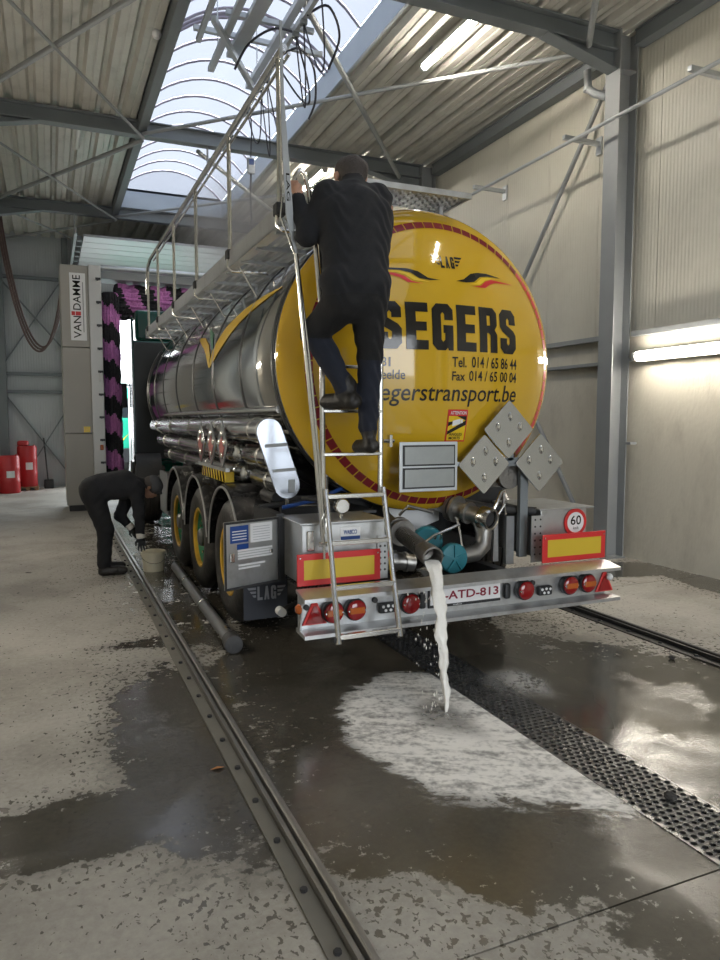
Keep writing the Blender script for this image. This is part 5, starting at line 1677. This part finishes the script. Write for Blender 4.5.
e = empty('suction_pipe', (1.23, 6.6, 0), 'grey pipe with a black rubber end lying on the floor beside the trailer wheels', 'pipe')
m = MB(); m.tube([(1.185, 5.10, 0.062), (1.22, 6.6, 0.05), (1.255, 8.15, 0.05)], 0.048, 16); m.build('pipe', pm('wet_grey_pipe', (0.26, 0.27, 0.28), 0.28, 0.5, 0.2, 8), e, smooth=True)
for yy in (5.35, 6.3, 7.3):
    m = MB(); m.lathe([(0.049, 0), (0.053, 0.004), (0.053, 0.04), (0.049, 0.044)], (1.19 + (yy - 5.1) * 0.022, yy, 0.055), (0.02, 1, 0), 16, caps=False); m.build('pipe_ring', STAIN, e, smooth=True)
m = MB(); m.lathe([(0.056, 0), (0.064, 0.02), (0.070, 0.14), (0.066, 0.17), (0.05, 0.175)], (1.19, 5.20, 0.068), (-0.05, -1, 0), 20); m.build('rubber_end', pm('scuffed_rubber', (0.06, 0.06, 0.062), 0.6, 0, 0.3, 14, bump=0.4), e, smooth=True)

DEB = pm('dark_grit', (0.03, 0.028, 0.025), 0.8)
for i, (x, y, s, lb) in enumerate(((4.02, 3.68, 0.022, 'dark pebble beside the right rail, the larger of the two'), (4.22, 3.62, 0.013, 'tiny dark pebble touching the right rail'), (2.50, 2.27, 0.028, 'black lump of dirt lying on the drain grate'))):
    m = MB(); rnd = random.Random(i)
    m.lathe([(s * .4, 0), (s, s * .35), (s * .9, s * .9), (s * .3, s * 1.2)], (x, y, 0.005 if i == 2 else 0.0005), (0, 0, 1), 7)
    m.v = [(p[0] + rnd.uniform(-.25, .25) * s, p[1] + rnd.uniform(-.25, .25) * s, p[2]) for p in m.v]
    tag(m.build('pebble', DEB), lb, 'pebble', 'grit on the floor')
m = MB(); m.add([(0.66, 3.36, 0.004), (0.70, 3.345, 0.012), (0.735, 3.36, 0.006), (0.70, 3.385, 0.004), (0.70, 3.365, 0.014)], [(0, 1, 4), (1, 2, 4), (2, 3, 4), (3, 0, 4)])
tag(m.build('leaf', pm('dry_leaf', (0.35, 0.14, 0.04), 0.7)), 'small dry orange leaf on the wet floor beside the left rail', 'leaf')

# ------------------------------------------------------------------ water stream and foam
WATER = pm('milky_water', (0.80, 0.78, 0.73), 0.18, 0, 0.08, 25, bump=0.3, bscale=30)
P0, P1 = Vector((2.205, 3.93, 0.80)), Vector((2.077, 3.515, 0.0))
rows = []
rnd = random.Random(5)
nrow = 46
for j in range(nrow + 1):
    t = j / nrow
    h = 1 - (1 - t) ** 1.0
    c = Vector((P0.x + (P1.x - P0.x) * (t ** 0.6), P0.y + (P1.y - P0.y) * (t ** 0.6), P0.z * (1 - t)))
    c += Vector((0.006 * math.sin(t * 23), 0, 0))
    rad = 0.032 * (1 - t) ** 0.7 + 0.012 + 0.004 * math.sin(t * 31) + 0.003 * math.sin(t * 67)
    row = []
    for i in range(18):
        a = 2 * math.pi * i / 18
        rr = rad * (1 + 0.18 * math.sin(3 * a + 9 * t) + 0.10 * math.sin(5 * a - 14 * t) + 0.05 * rnd.uniform(-1, 1))
        row.append((c.x + rr * math.cos(a), c.y + 0.7 * rr * math.sin(a), c.z + 0.25 * rr * math.sin(a) * (1 - t)))
    rows.append(row)
m = MB(); m.grid(rows, close_u=True); m.poly(rows[0])
ws = tag(m.build('water_stream', WATER, smooth=True, angle=80), 'milky water pouring from the rear outlet pipe onto the floor', 'water', kind='stuff')
m = MB()
for k in range(70):
    t = rnd.uniform(0.15, 0.98)
    x = P0.x + (P1.x - P0.x) * t ** 0.6 - abs(rnd.gauss(0, 0.07)) - 0.02; y = P0.y + (P1.y - P0.y) * t ** 0.6 + rnd.uniform(-0.02, 0.10); z = P0.z * (1 - t)
    s = rnd.uniform(0.002, 0.005)
    m.add([(x, y, z + 3 * s), (x + s, y, z), (x - s, y + s, z), (x - s, y - s, z), (x, y, z - 3 * s)], [(0, 1, 2), (0, 2, 3), (0, 3, 1), (4, 2, 1), (4, 3, 2), (4, 1, 3)])
dp = m.build('falling_drops', WATER, ws, smooth=True); dp['kind'] = 'stuff'


def foam_material(name, streak, flecks=False, thin=False):
    m, N, L, b = nodes_of(name)
    b.inputs['Base Color'].default_value = (0.90, 0.88, 0.84, 1)
    b.inputs['Roughness'].default_value = 0.35
    at = N.new('ShaderNodeAttribute'); at.attribute_name = 'edge'
    pol = N.new('ShaderNodeAttribute'); pol.attribute_name = 'polar'
    geo = N.new('ShaderNodeNewGeometry')
    n1 = N.new('ShaderNodeTexNoise'); n1.inputs['Scale'].default_value = 1.0; n1.inputs['Detail'].default_value = 7; n1.inputs['Roughness'].default_value = 0.65; n1.inputs['Distortion'].default_value = 0.8
    L.new(pol.outputs['Vector'], n1.inputs['Vector'])
    n2 = N.new('ShaderNodeTexNoise'); n2.inputs['Scale'].default_value = 26 if not flecks else 9; n2.inputs['Detail'].default_value = 6; n2.inputs['Roughness'].default_value = 0.65
    L.new(geo.outputs['Position'], n2.inputs['Vector'])

    def mth(op, a, c, cl=False):
        q = N.new('ShaderNodeMath'); q.operation = op; q.use_clamp = cl
        for i, s in enumerate((a, c)):
            if isinstance(s, (int, float)):
                q.inputs[i].default_value = s
            else:
                L.new(s, q.inputs[i])
        return q.outputs[0]

    def rng(v, a, c, d=0.0, e=1.0):
        q = N.new('ShaderNodeMapRange'); q.interpolation_type = 'SMOOTHSTEP'
        q.inputs['From Min'].default_value = a; q.inputs['From Max'].default_value = c; q.inputs['To Min'].default_value = d; q.inputs['To Max'].default_value = e
        L.new(v, q.inputs['Value']); return q.outputs[0]
    e = at.outputs['Fac']
    if flecks:
        al = mth('MULTIPLY', rng(n2.outputs['Fac'], 0.60, 0.64), rng(e, 1.0, 0.4))
    else:
        ed = mth('ADD', e, mth('MULTIPLY', mth('SUBTRACT', n1.outputs['Fac'], 0.5), 0.55))
        ed = mth('ADD', ed, mth('MULTIPLY', mth('SUBTRACT', n2.outputs['Fac'], 0.5), 0.22))
        al = rng(ed, 0.92 if not thin else 0.7, 0.80 if not thin else 0.1)
        tex = mth('ADD', mth('MULTIPLY', n1.outputs['Fac'], 0.6), mth('MULTIPLY', n2.outputs['Fac'], 0.4))
        al = mth('MULTIPLY', al, rng(tex, 0.36, 0.56, 0.35 if not thin else 0.0, 0.97 if not thin else 0.6))
        al = mth('MULTIPLY', al, rng(e, 0.10, 0.34, 0.35, 1.0)) if not thin else al
    tr_ = N.new('ShaderNodeBsdfTransparent')
    mx = N.new('ShaderNodeMixShader')
    L.new(al, mx.inputs[0]); L.new(tr_.outputs[0], mx.inputs[1]); L.new(b.outputs[0], mx.inputs[2])
    L.new(mx.outputs[0], N['Material Output'].inputs[0])
    bp_ = N.new('ShaderNodeBump'); bp_.inputs['Strength'].default_value = 0.5; bp_.inputs['Distance'].default_value = 0.01
    L.new(mth('ADD', n1.outputs['Fac'], n2.outputs['Fac']), bp_.inputs['Height']); L.new(bp_.outputs[0], b.inputs['Normal'])
    return m


def foam_sheet(name, cx, cy, bound, mat, z, label, ka=3.2, kr=2.2, rings=26, na=120, xmax=None, cat='foam'):
    """polar sheet: edge attribute runs 0 at the centre to 1 on the bounding outline"""
    B = [(math.atan2(y - cy, x - cx), math.hypot(x - cx, y - cy)) for x, y in bound]
    B.sort()
    A = [b[0] for b in B]; Rr = [b[1] for b in B]
    A = [A[-1] - 2 * math.pi] + A + [A[0] + 2 * math.pi]; Rr = [Rr[-1]] + Rr + [Rr[0]]
    vs_, fs_, ed, po = [], [], [], []
    for j in range(rings + 1):
        t = j / rings * 1.25
        for i in range(na):
            a = -math.pi + 2 * math.pi * i / na
            r = np.interp(a, A, Rr) * t
            x, y = cx + r * math.cos(a), cy + r * math.sin(a)
            if xmax is not None:
                x = min(x, xmax)
            rip = 0.004 * math.sin(r * 75) * math.exp(-((r - 0.14) / 0.1) ** 2)
            vs_.append((x, y, z + max(-0.001, rip) * (1 if r > 0.02 else 0)))
            ed.append(t)
            fx, fy = x - cx, y - cy
            po.append((ka * (fx * 0.85 - fy * 0.5), kr * (fx * 0.5 + fy * 0.85), 1.5 * r))
    for j in range(rings):
        for i in range(na):
            i2 = (i + 1) % na
            fs_.append((j * na + i, j * na + i2, (j + 1) * na + i2, (j + 1) * na + i))
    m = MB(); m.add(vs_, fs_)
    o = m.build(name, mat, smooth=True)
    o.data.attributes.new('edge', 'FLOAT', 'POINT').data.foreach_set('value', ed)
    o.data.attributes.new('polar', 'FLOAT_VECTOR', 'POINT').data.foreach_set('vector', [c for p in po for c in p])
    return tag(o, label, cat, kind='stuff')


FOAM = foam_material('foam', 1)
foam_sheet('foam_puddle', 2.02, 3.50, [(2.25, 4.25), (2.05, 4.35), (1.75, 4.15), (1.45, 3.85), (1.33, 3.45), (1.38, 3.0), (1.50, 2.62), (1.75, 2.42), (2.02, 2.25), (2.28, 2.02), (2.42, 2.2), (2.50, 2.8), (2.52, 3.5), (2.42, 4.05)], FOAM, 0.005, 'white foamy water fanning out on the floor around the falling stream', ka=3.2, kr=9.0, xmax=2.292)
foam_sheet('foam_film', 2.80, 3.75, [(2.66, 4.2), (2.64, 3.2), (2.8, 3.1), (2.95, 3.4), (3.0, 3.8), (2.85, 4.2)], foam_material('thin_foam', 1, thin=True), 0.004, 'thin faint foam streaks right of the drain grate', ka=9, kr=3, rings=12, na=60)
FLECK = foam_material('foam_flecks', 1, True)
foam_sheet('foam_flecks', 1.12, 6.6, [(0.92, 5.0), (1.7, 4.9), (1.30, 6.5), (1.30, 8.3), (0.95, 8.4), (0.93, 6.5)], FLECK, 0.003, 'white foam flecks between the left rail and the trailer wheels', rings=14, na=60)
foam_sheet('foam_flecks', 0.72, 5.62, [(0.45, 5.45), (0.75, 5.5), (0.74, 5.85), (0.5, 5.8)], FLECK, 0.003, 'small foam patches left of the guide rail', rings=8, na=40)

# ------------------------------------------------------------------ people (one continuous surface each)
def surface(prims, res, k=0.03):
    """smooth union of tapered capsules -> surface nets mesh; prims: (a, b, ra, rb, group[, k])"""
    A = np.array([p[0] for p in prims], float); B = np.array([p[1] for p in prims], float)
    rm = max(max(p[2], p[3]) for p in prims)
    lo = np.minimum(A, B).min(0) - rm - 0.04; hi = np.maximum(A, B).max(0) + rm + 0.04
    n = np.ceil((hi - lo) / res).astype(int) + 1
    D = np.full(n, 1.0, np.float32)
    ax = [lo[i] + res * np.arange(n[i]) for i in range(3)]

    def seg(P, p):
        a, b = np.array(p[0]), np.array(p[1])
        ab = b - a
        t = np.clip(((P - a) @ ab) / max(ab @ ab, 1e-9), 0, 1)
        return np.linalg.norm(P - a - t[..., None] * ab, axis=-1) - (p[2] + (p[3] - p[2]) * t)
    for p in prims:
        r_ = max(p[2], p[3]) + 0.09
        l = np.minimum(p[0], p[1]) - r_; h = np.maximum(p[0], p[1]) + r_
        i0 = np.maximum(0, ((l - lo) / res).astype(int)); i1 = np.minimum(n, ((h - lo) / res).astype(int) + 2)
        sl = tuple(slice(i0[q], i1[q]) for q in range(3))
        P = np.stack(np.meshgrid(*[ax[q][sl[q]] for q in range(3)], indexing='ij'), -1)
        d = seg(P, p).astype(np.float32)
        kk = p[5] if len(p) > 5 else k
        o = D[sl]
        hh = np.maximum(kk - np.abs(o - d), 0) / kk
        D[sl] = np.minimum(o, d) - hh * hh * kk * 0.25
    # surface nets
    S = D < 0
    c = [D[i:n[0] - 1 + i, j:n[1] - 1 + j, q:n[2] - 1 + q] for i in (0, 1) for j in (0, 1) for q in (0, 1)]
    off = np.array([(i, j, q) for i in (0, 1) for j in (0, 1) for q in (0, 1)], float)
    neg = sum((x < 0).astype(int) for x in c)
    act = (neg > 0) & (neg < 8)
    idx = -np.ones(act.shape, int)
    cells = np.argwhere(act)
    idx[act] = np.arange(len(cells))
    cv = np.stack([x[act] for x in c], 1)
    acc = np.zeros((len(cells), 3)); cnt = np.zeros(len(cells))
    for a in range(8):
        for b in range(a + 1, 8):
            if np.abs(off[a] - off[b]).sum() != 1:
                continue
            va, vb = cv[:, a], cv[:, b]
            x = (va < 0) != (vb < 0)
            t = np.where(x, va / np.where(x, va - vb, 1), 0)
            acc += np.where(x[:, None], off[a] + t[:, None] * (off[b] - off[a]), 0)
            cnt += x
    V = lo + res * (cells + acc / cnt[:, None])
    F = []
    for d in range(3):
        u, v = [(1, 2), (2, 0), (0, 1)][d]
        e0 = [slice(None)] * 3; e1 = [slice(None)] * 3
        e0[d] = slice(0, n[d] - 1); e1[d] = slice(1, n[d])
        s0, s1 = S[tuple(e0)], S[tuple(e1)]
        for flip, msk in ((False, s0 & ~s1), (True, ~s0 & s1)):
            q = np.argwhere(msk)
            q = q[(q[:, u] > 0) & (q[:, v] > 0) & (q[:, u] < n[u] - 1) & (q[:, v] < n[v] - 1)]
            du = np.zeros(3, int); du[u] = 1
            dv_ = np.zeros(3, int); dv_[v] = 1
            quad = [q - du - dv_, q - dv_, q, q - du]
            ids = np.stack([idx[tuple(x.T)] for x in quad], 1)
            ids = ids[(ids >= 0).all(1)]
            F.append(ids[:, ::-1] if flip else ids)
    F = np.concatenate(F)
    fc = V[F].mean(1)
    best = np.full(len(fc), 9.0); g = np.zeros(len(fc), int)
    for p in prims:
        d = seg(fc, p)
        w = d < best
        best[w] = d[w]; g[w] = p[4]
    return V, F, g


def figure(name, prims, mats, parent, res=0.008, k=0.03, wr=None):
    V, F, g = surface(prims, res, k)
    if wr is not None:
        V = wr(V)
    c = (V.min(0) + V.max(0)) / 2
    me = bpy.data.meshes.new(name)
    me.from_pydata((V - c).tolist(), [], F.tolist())
    for m_ in mats:
        me.materials.append(m_)
    me.polygons.foreach_set('material_index', g.astype(np.int32))
    me.shade_smooth()
    me.update()
    o = bpy.data.objects.new(name, me)
    return place(o, c, parent)


JACK = pm('black_jacket_fabric', (0.010, 0.0105, 0.013), 0.9, 0, 0.25, 7, bump=0.5, bscale=9)
TROU = pm('black_work_trousers', (0.008, 0.008, 0.009), 0.9, 0, 0.25, 8, bump=0.5, bscale=11)
NAVT = pm('navy_work_trousers', (0.012, 0.015, 0.026), 0.9, 0, 0.25, 8, bump=0.5, bscale=11)
SKIN = pm('skin', (0.45, 0.25, 0.17), 0.55, 0, 0.08, 12)
HAIR = pm('short_dark_hair', (0.06, 0.05, 0.045), 0.8, 0, 0.35, 60, bump=0.5, bscale=120)
BOOT = pm('black_work_boots', (0.014, 0.012, 0.010), 0.5, 0, 0.3, 12, bump=0.3)
CAPM = pm('grey_cap_fabric', (0.07, 0.072, 0.078), 0.85, 0, 0.15, 20, bump=0.3, bscale=60)
GLOV = pm('black_glove', (0.015, 0.017, 0.019), 0.6, 0, 0.2, 20)
CUFF = pm('white_glove_cuff', (0.55, 0.54, 0.50), 0.8, 0, 0.1, 20)

# --- man on the ladder, seen from behind
pa = empty('person', (1.76, 4.15, 1.49), 'man in black jacket and dark trousers climbing the ladder, seen from behind', 'person')
J, T_, N_, SK, BT, HR = 0, 1, 2, 3, 4, 5
A_ = [
    ((1.635, 4.02, 2.43), (1.785, 4.02, 2.44), 0.120, 0.120, T_),
    ((1.655, 4.03, 2.52), (1.635, 4.09, 2.92), 0.128, 0.135, J), ((1.785, 4.03, 2.52), (1.855, 4.11, 2.94), 0.128, 0.135, J),
    ((1.72, 4.02, 2.52), (1.745, 4.10, 2.98), 0.135, 0.14, J),
    ((1.63, 4.02, 2.515), (1.80, 4.02, 2.515), 0.135, 0.135, J, 0.012), ((1.61, 4.0, 2.505), (1.81, 4.0, 2.505), 0.118, 0.118, J, 0.012),
    ((1.590, 4.15, 3.045), (1.92, 4.17, 3.075), 0.088, 0.088, J),
    ((1.755, 4.16, 3.08), (1.785, 4.23, 3.17), 0.085, 0.068, J),
    ((1.785, 4.22, 3.16), (1.80, 4.28, 3.22), 0.058, 0.062, SK, 0.02),
    # head bent forward, with face, nose, chin and ears
    ((1.80, 4.255, 3.255), (1.80, 4.325, 3.275), 0.093, 0.090, HR, 0.02), ((1.80, 4.33, 3.24), (1.80, 4.365, 3.20), 0.076, 0.058, SK, 0.02),
    ((1.80, 4.405, 3.225), (1.80, 4.425, 3.20), 0.012, 0.016, SK, 0.012), ((1.80, 4.38, 3.155), (1.80, 4.39, 3.15), 0.030, 0.030, SK, 0.02),
    ((1.702, 4.30, 3.235), (1.700, 4.305, 3.205), 0.016, 0.012, SK, 0.008), ((1.898, 4.30, 3.235), (1.900, 4.305, 3.205), 0.016, 0.012, SK, 0.008),
    # arms
    ((1.585, 4.15, 3.04), (1.452, 4.15, 2.80), 0.082, 0.066, J), ((1.452, 4.15, 2.80), (1.425, 4.225, 3.02), 0.064, 0.046, J, 0.02),
    ((1.425, 4.225, 3.02), (1.422, 4.235, 3.09), 0.032, 0.034, SK, 0.015),
    ((1.925, 4.17, 3.07), (1.985, 4.24, 2.85), 0.082, 0.064, J), ((1.985, 4.24, 2.85), (2.050, 4.285, 3.01), 0.060, 0.046, J, 0.02),
    ((2.050, 4.285, 3.01), (2.058, 4.295, 3.06), 0.032, 0.034, SK, 0.015),
    # legs
    ((1.645, 4.03, 2.41), (1.535, 4.255, 2.245), 0.118, 0.088, T_), ((1.535, 4.255, 2.245), (1.62, 4.22, 2.08), 0.085, 0.078, N_, 0.02), ((1.62, 4.22, 2.08), (1.712, 4.18, 1.89), 0.074, 0.060, N_, 0.02),
    ((1.80, 4.03, 2.41), (1.845, 4.10, 2.10), 0.115, 0.080, T_), ((1.845, 4.10, 2.10), (1.856, 4.15, 1.84), 0.078, 0.070, N_, 0.02), ((1.856, 4.15, 1.84), (1.868, 4.18, 1.66), 0.068, 0.060, N_, 0.02),
    # boots
    ((1.712, 4.18, 1.90), (1.725, 4.17, 1.83), 0.052, 0.050, BT, 0.02), ((1.740, 4.135, 1.822), (1.650, 4.335, 1.818), 0.054, 0.050, BT, 0.02), ((1.730, 4.12, 1.815), (1.735, 4.15, 1.815), 0.045, 0.045, BT, 0.02), ((1.715, 4.18, 1.93), (1.72, 4.175, 1.86), 0.060, 0.058, BT, 0.02),
    ((1.872, 4.18, 1.67), (1.872, 4.17, 1.58), 0.052, 0.048, BT, 0.02), ((1.872, 4.13, 1.535), (1.868, 4.335, 1.528), 0.046, 0.044, BT, 0.02),
]
# fingers closed round the hoop and the stile
for k in range(4):
    z = 3.075 + k * 0.019
    A_ += [((1.418, 4.232, z), (1.392, 4.255, z + 0.004), 0.0095, 0.009, SK, 0.006), ((1.392, 4.255, z + 0.004), (1.400, 4.282, z + 0.006), 0.009, 0.008, SK, 0.006)]
    z = 3.045 + k * 0.019
    A_ += [((2.060, 4.300, z), (2.066, 4.345, z + 0.002), 0.0095, 0.009, SK, 0.006), ((2.066, 4.345, z + 0.002), (2.040, 4.378, z + 0.002), 0.009, 0.008, SK, 0.006)]
A_ += [((1.428, 4.236, 3.07), (1.436, 4.268, 3.12), 0.011, 0.009, SK, 0.006), ((2.050, 4.292, 3.03), (2.015, 4.318, 3.07), 0.011, 0.009, SK, 0.006)]


def folds(V, s=1.0):
    f = 0.0035 * np.sin(V[:, 2] * 55 + 18 * V[:, 0] + 5 * np.sin(V[:, 0] * 20)) + 0.003 * np.sin(V[:, 2] * 31 - 40 * V[:, 0] + 9 * V[:, 1])
    W = V.copy()
    W[:, 1] -= f * s * 0.9
    W[:, 0] += f * s * 0.5
    return W


figure('body', A_, [JACK, TROU, NAVT, SKIN, BOOT, HAIR], pa, 0.0075, 0.045, folds)

# --- man bending over the bucket
pb = empty('person', (0.6, 8.3, 0), 'man in black clothes and grey cap bending over the bucket beside the rail', 'person')
B_ = [
    ((0.40, 8.23, 0.925), (0.40, 8.41, 0.925), 0.125, 0.125, T_),
    ((0.42, 8.27, 0.95), (0.74, 8.25, 0.98), 0.130, 0.155, J), ((0.42, 8.37, 0.95), (0.74, 8.40, 0.98), 0.130, 0.155, J), ((0.50, 8.32, 0.99), (0.74, 8.32, 1.02), 0.12, 0.125, J),
    ((0.85, 8.15, 0.955), (0.85, 8.49, 0.955), 0.085, 0.085, J),
    ((0.86, 8.32, 0.985), (0.93, 8.32, 0.985), 0.085, 0.068, J), ((0.93, 8.32, 0.985), (0.985, 8.32, 0.970), 0.056, 0.058, SK, 0.02),
    ((1.03, 8.32, 0.985), (1.055, 8.32, 0.945), 0.088, 0.084, HR, 0.02), ((1.03, 8.32, 0.935), (1.025, 8.32, 0.885), 0.074, 0.058, SK, 0.02),
    ((1.072, 8.32, 0.868), (1.078, 8.32, 0.848), 0.013, 0.016, SK, 0.010), ((1.00, 8.32, 0.855), (0.995, 8.32, 0.85), 0.032, 0.030, SK, 0.02),
    ((1.045, 8.32, 0.838), (1.040, 8.32, 0.834), 0.018, 0.016, SK, 0.01),
    ((1.00, 8.232, 0.945), (0.985, 8.230, 0.925), 0.018, 0.013, SK, 0.008), ((1.00, 8.408, 0.945), (0.985, 8.410, 0.925), 0.018, 0.013, SK, 0.008),
    ((0.855, 8.15, 0.94), (0.872, 8.09, 0.665), 0.082, 0.064, J), ((0.872, 8.09, 0.665), (0.878, 8.09, 0.46), 0.062, 0.046, J, 0.02),
    ((0.845, 8.49, 0.93), (0.70, 8.47, 0.62), 0.082, 0.066, J), ((0.70, 8.47, 0.62), (0.785, 8.43, 0.515), 0.060, 0.046, J, 0.02),
    ((0.42, 8.23, 0.87), (0.525, 8.20, 0.50), 0.122, 0.088, T_), ((0.525, 8.20, 0.50), (0.50, 8.20, 0.14), 0.086, 0.072, T_, 0.03),
    ((0.42, 8.41, 0.87), (0.545, 8.45, 0.50), 0.112, 0.080, T_), ((0.545, 8.45, 0.50), (0.53, 8.46, 0.13), 0.080, 0.066, T_, 0.03),
    ((0.50, 8.20, 0.14), (0.505, 8.20, 0.06), 0.056, 0.054, BT, 0.02), ((0.485, 8.20, 0.052), (0.695, 8.19, 0.048), 0.052, 0.048, BT, 0.02),
    ((0.53, 8.46, 0.14), (0.535, 8.46, 0.06), 0.056, 0.054, BT, 0.02), ((0.515, 8.46, 0.052), (0.705, 8.46, 0.048), 0.052, 0.048, BT, 0.02),
]
figure('body', B_, [JACK, TROU, NAVT, SKIN, BOOT, HAIR], pb, 0.008, 0.045, folds)
# cap: dome over the crown (pointing forwards) and a brim over the brow
C_ = [((1.058, 8.32, 0.985), (1.075, 8.32, 0.955), 0.096, 0.092, 0)]
for q in range(-3, 4):
    C_.append(((1.125, 8.32 + q * 0.018, 0.925), (1.150 - 0.003 * q * q, 8.32 + q * 0.018, 0.865), 0.010, 0.007, 0, 0.012))
figure('cap', C_, [CAPM], pb, 0.007, 0.02)


def glove(wrist, d, side, parent, curl=0.35, spread=1.0, cuff=True):
    """gloved hand: cuff, palm, four fingers and a thumb; d = pointing direction, side = across the palm"""
    w = Vector(wrist); d = Vector(d).normalized(); s = Vector(side).normalized(); nrm = d.cross(s).normalized()
    pr = [(tuple(w), tuple(w + d * 0.03), 0.032, 0.034, 0)]
    for q in (-1.0, 0, 1.0):
        pr.append((tuple(w + d * 0.02 + s * (q * 0.016)), tuple(w + d * 0.085 + s * (q * 0.026)), 0.019, 0.016, 0, 0.015))
    for q, ln in zip((-1.5, -0.5, 0.5, 1.5), (0.062, 0.078, 0.074, 0.055)):
        a = w + d * 0.09 + s * (q * 0.021)
        b = a + (d + s * (q * 0.12 * spread) + nrm * curl * 0.5).normalized() * ln * 0.55
        c = b + (d + s * (q * 0.12 * spread) + nrm * curl * 1.4).normalized() * ln * 0.5
        pr += [(tuple(a), tuple(b), 0.0105, 0.0098, 0, 0.007), (tuple(b), tuple(c), 0.0098, 0.0085, 0, 0.007)]
    a = w + d * 0.035 - s * 0.030
    b = a + (d * 0.7 - s * 0.8 + nrm * 0.3).normalized() * 0.045
    c = b + (d - s * 0.2 + nrm * 0.4).normalized() * 0.034
    pr += [(tuple(a), tuple(b), 0.014, 0.012, 0, 0.012), (tuple(b), tuple(c), 0.012, 0.009, 0, 0.008)]
    g = figure('glove', pr, [GLOV], parent, 0.0055, 0.012)
    if cuff:
        m = MB(); m.lathe([(0.040, -0.035), (0.046, -0.030), (0.047, 0.02), (0.040, 0.03)], w, d, 18); m.build('cuff', CUFF, parent, smooth=True)
    return g


glove((0.880, 8.09, 0.435), (0.12, 0.0, -1), (1, 0.1, 0.1), pb, 0.25, 1.6)
glove((0.805, 8.42, 0.495), (0.55, 0.0, -0.8), (0.75, 0.35, 0.5), pb, 0.5, 0.8)

# ------------------------------------------------------------------ steam above the tank
def steam_material():
    m = bpy.data.materials.new('steam'); m.use_nodes = True
    N, L = m.node_tree.nodes, m.node_tree.links
    N.remove(N['Principled BSDF'])
    v = N.new('ShaderNodeVolumePrincipled'); v.inputs['Color'].default_value = (0.95, 0.96, 1, 1); v.inputs['Anisotropy'].default_value = 0.2
    tc = N.new('ShaderNodeTexCoord')
    nz = N.new('ShaderNodeTexNoise'); nz.inputs['Scale'].default_value = 1.6; nz.inputs['Detail'].default_value = 4; nz.inputs['Distortion'].default_value = 0.6
    L.new(tc.outputs['Object'], nz.inputs['Vector'])
    ln = N.new('ShaderNodeVectorMath'); ln.operation = 'MULTIPLY'; ln.inputs[1].default_value = (1 / 0.66, 1 / 1.15, 1 / 0.64)
    L.new(tc.outputs['Object'], ln.inputs[0])
    l2 = N.new('ShaderNodeVectorMath'); l2.operation = 'LENGTH'; L.new(ln.outputs[0], l2.inputs[0])
    fo = N.new('ShaderNodeMapRange'); fo.inputs['From Min'].default_value = 1.0; fo.inputs['From Max'].default_value = 0.1; L.new(l2.outputs['Value'], fo.inputs['Value'])
    th = N.new('ShaderNodeMapRange'); th.inputs['From Min'].default_value = 0.38; th.inputs['From Max'].default_value = 0.68; th.inputs['To Max'].default_value = 2.2; L.new(nz.outputs['Fac'], th.inputs['Value'])
    mu = N.new('ShaderNodeMath'); mu.operation = 'MULTIPLY'; L.new(fo.outputs[0], mu.inputs[0]); L.new(th.outputs[0], mu.inputs[1])
    L.new(mu.outputs[0], v.inputs['Density'])
    L.new(v.outputs[0], N['Material Output'].inputs['Volume'])
    return m


m = MB(); m.lathe([(0.05, -0.82), (0.5, -0.72), (0.82, -0.4), (0.9, 0), (0.82, 0.4), (0.5, 0.72), (0.05, 0.82)], (1.85, 7.6, 3.72), (0, 0, 1), 20)
m.v = [(1.85 + (p[0] - 1.85) * 0.75, 7.6 + (p[1] - 7.6) * 1.3, 3.78 + (p[2] - 3.72) * 0.8) for p in m.v]
so = m.build('steam', steam_material())
import bmesh
bm_ = bmesh.new(); bm_.from_mesh(so.data); bmesh.ops.recalc_face_normals(bm_, faces=bm_.faces); bm_.to_mesh(so.data); bm_.free()
tag(so, 'thin white steam drifting above the tank walkway under the skylight', 'steam', kind='stuff')
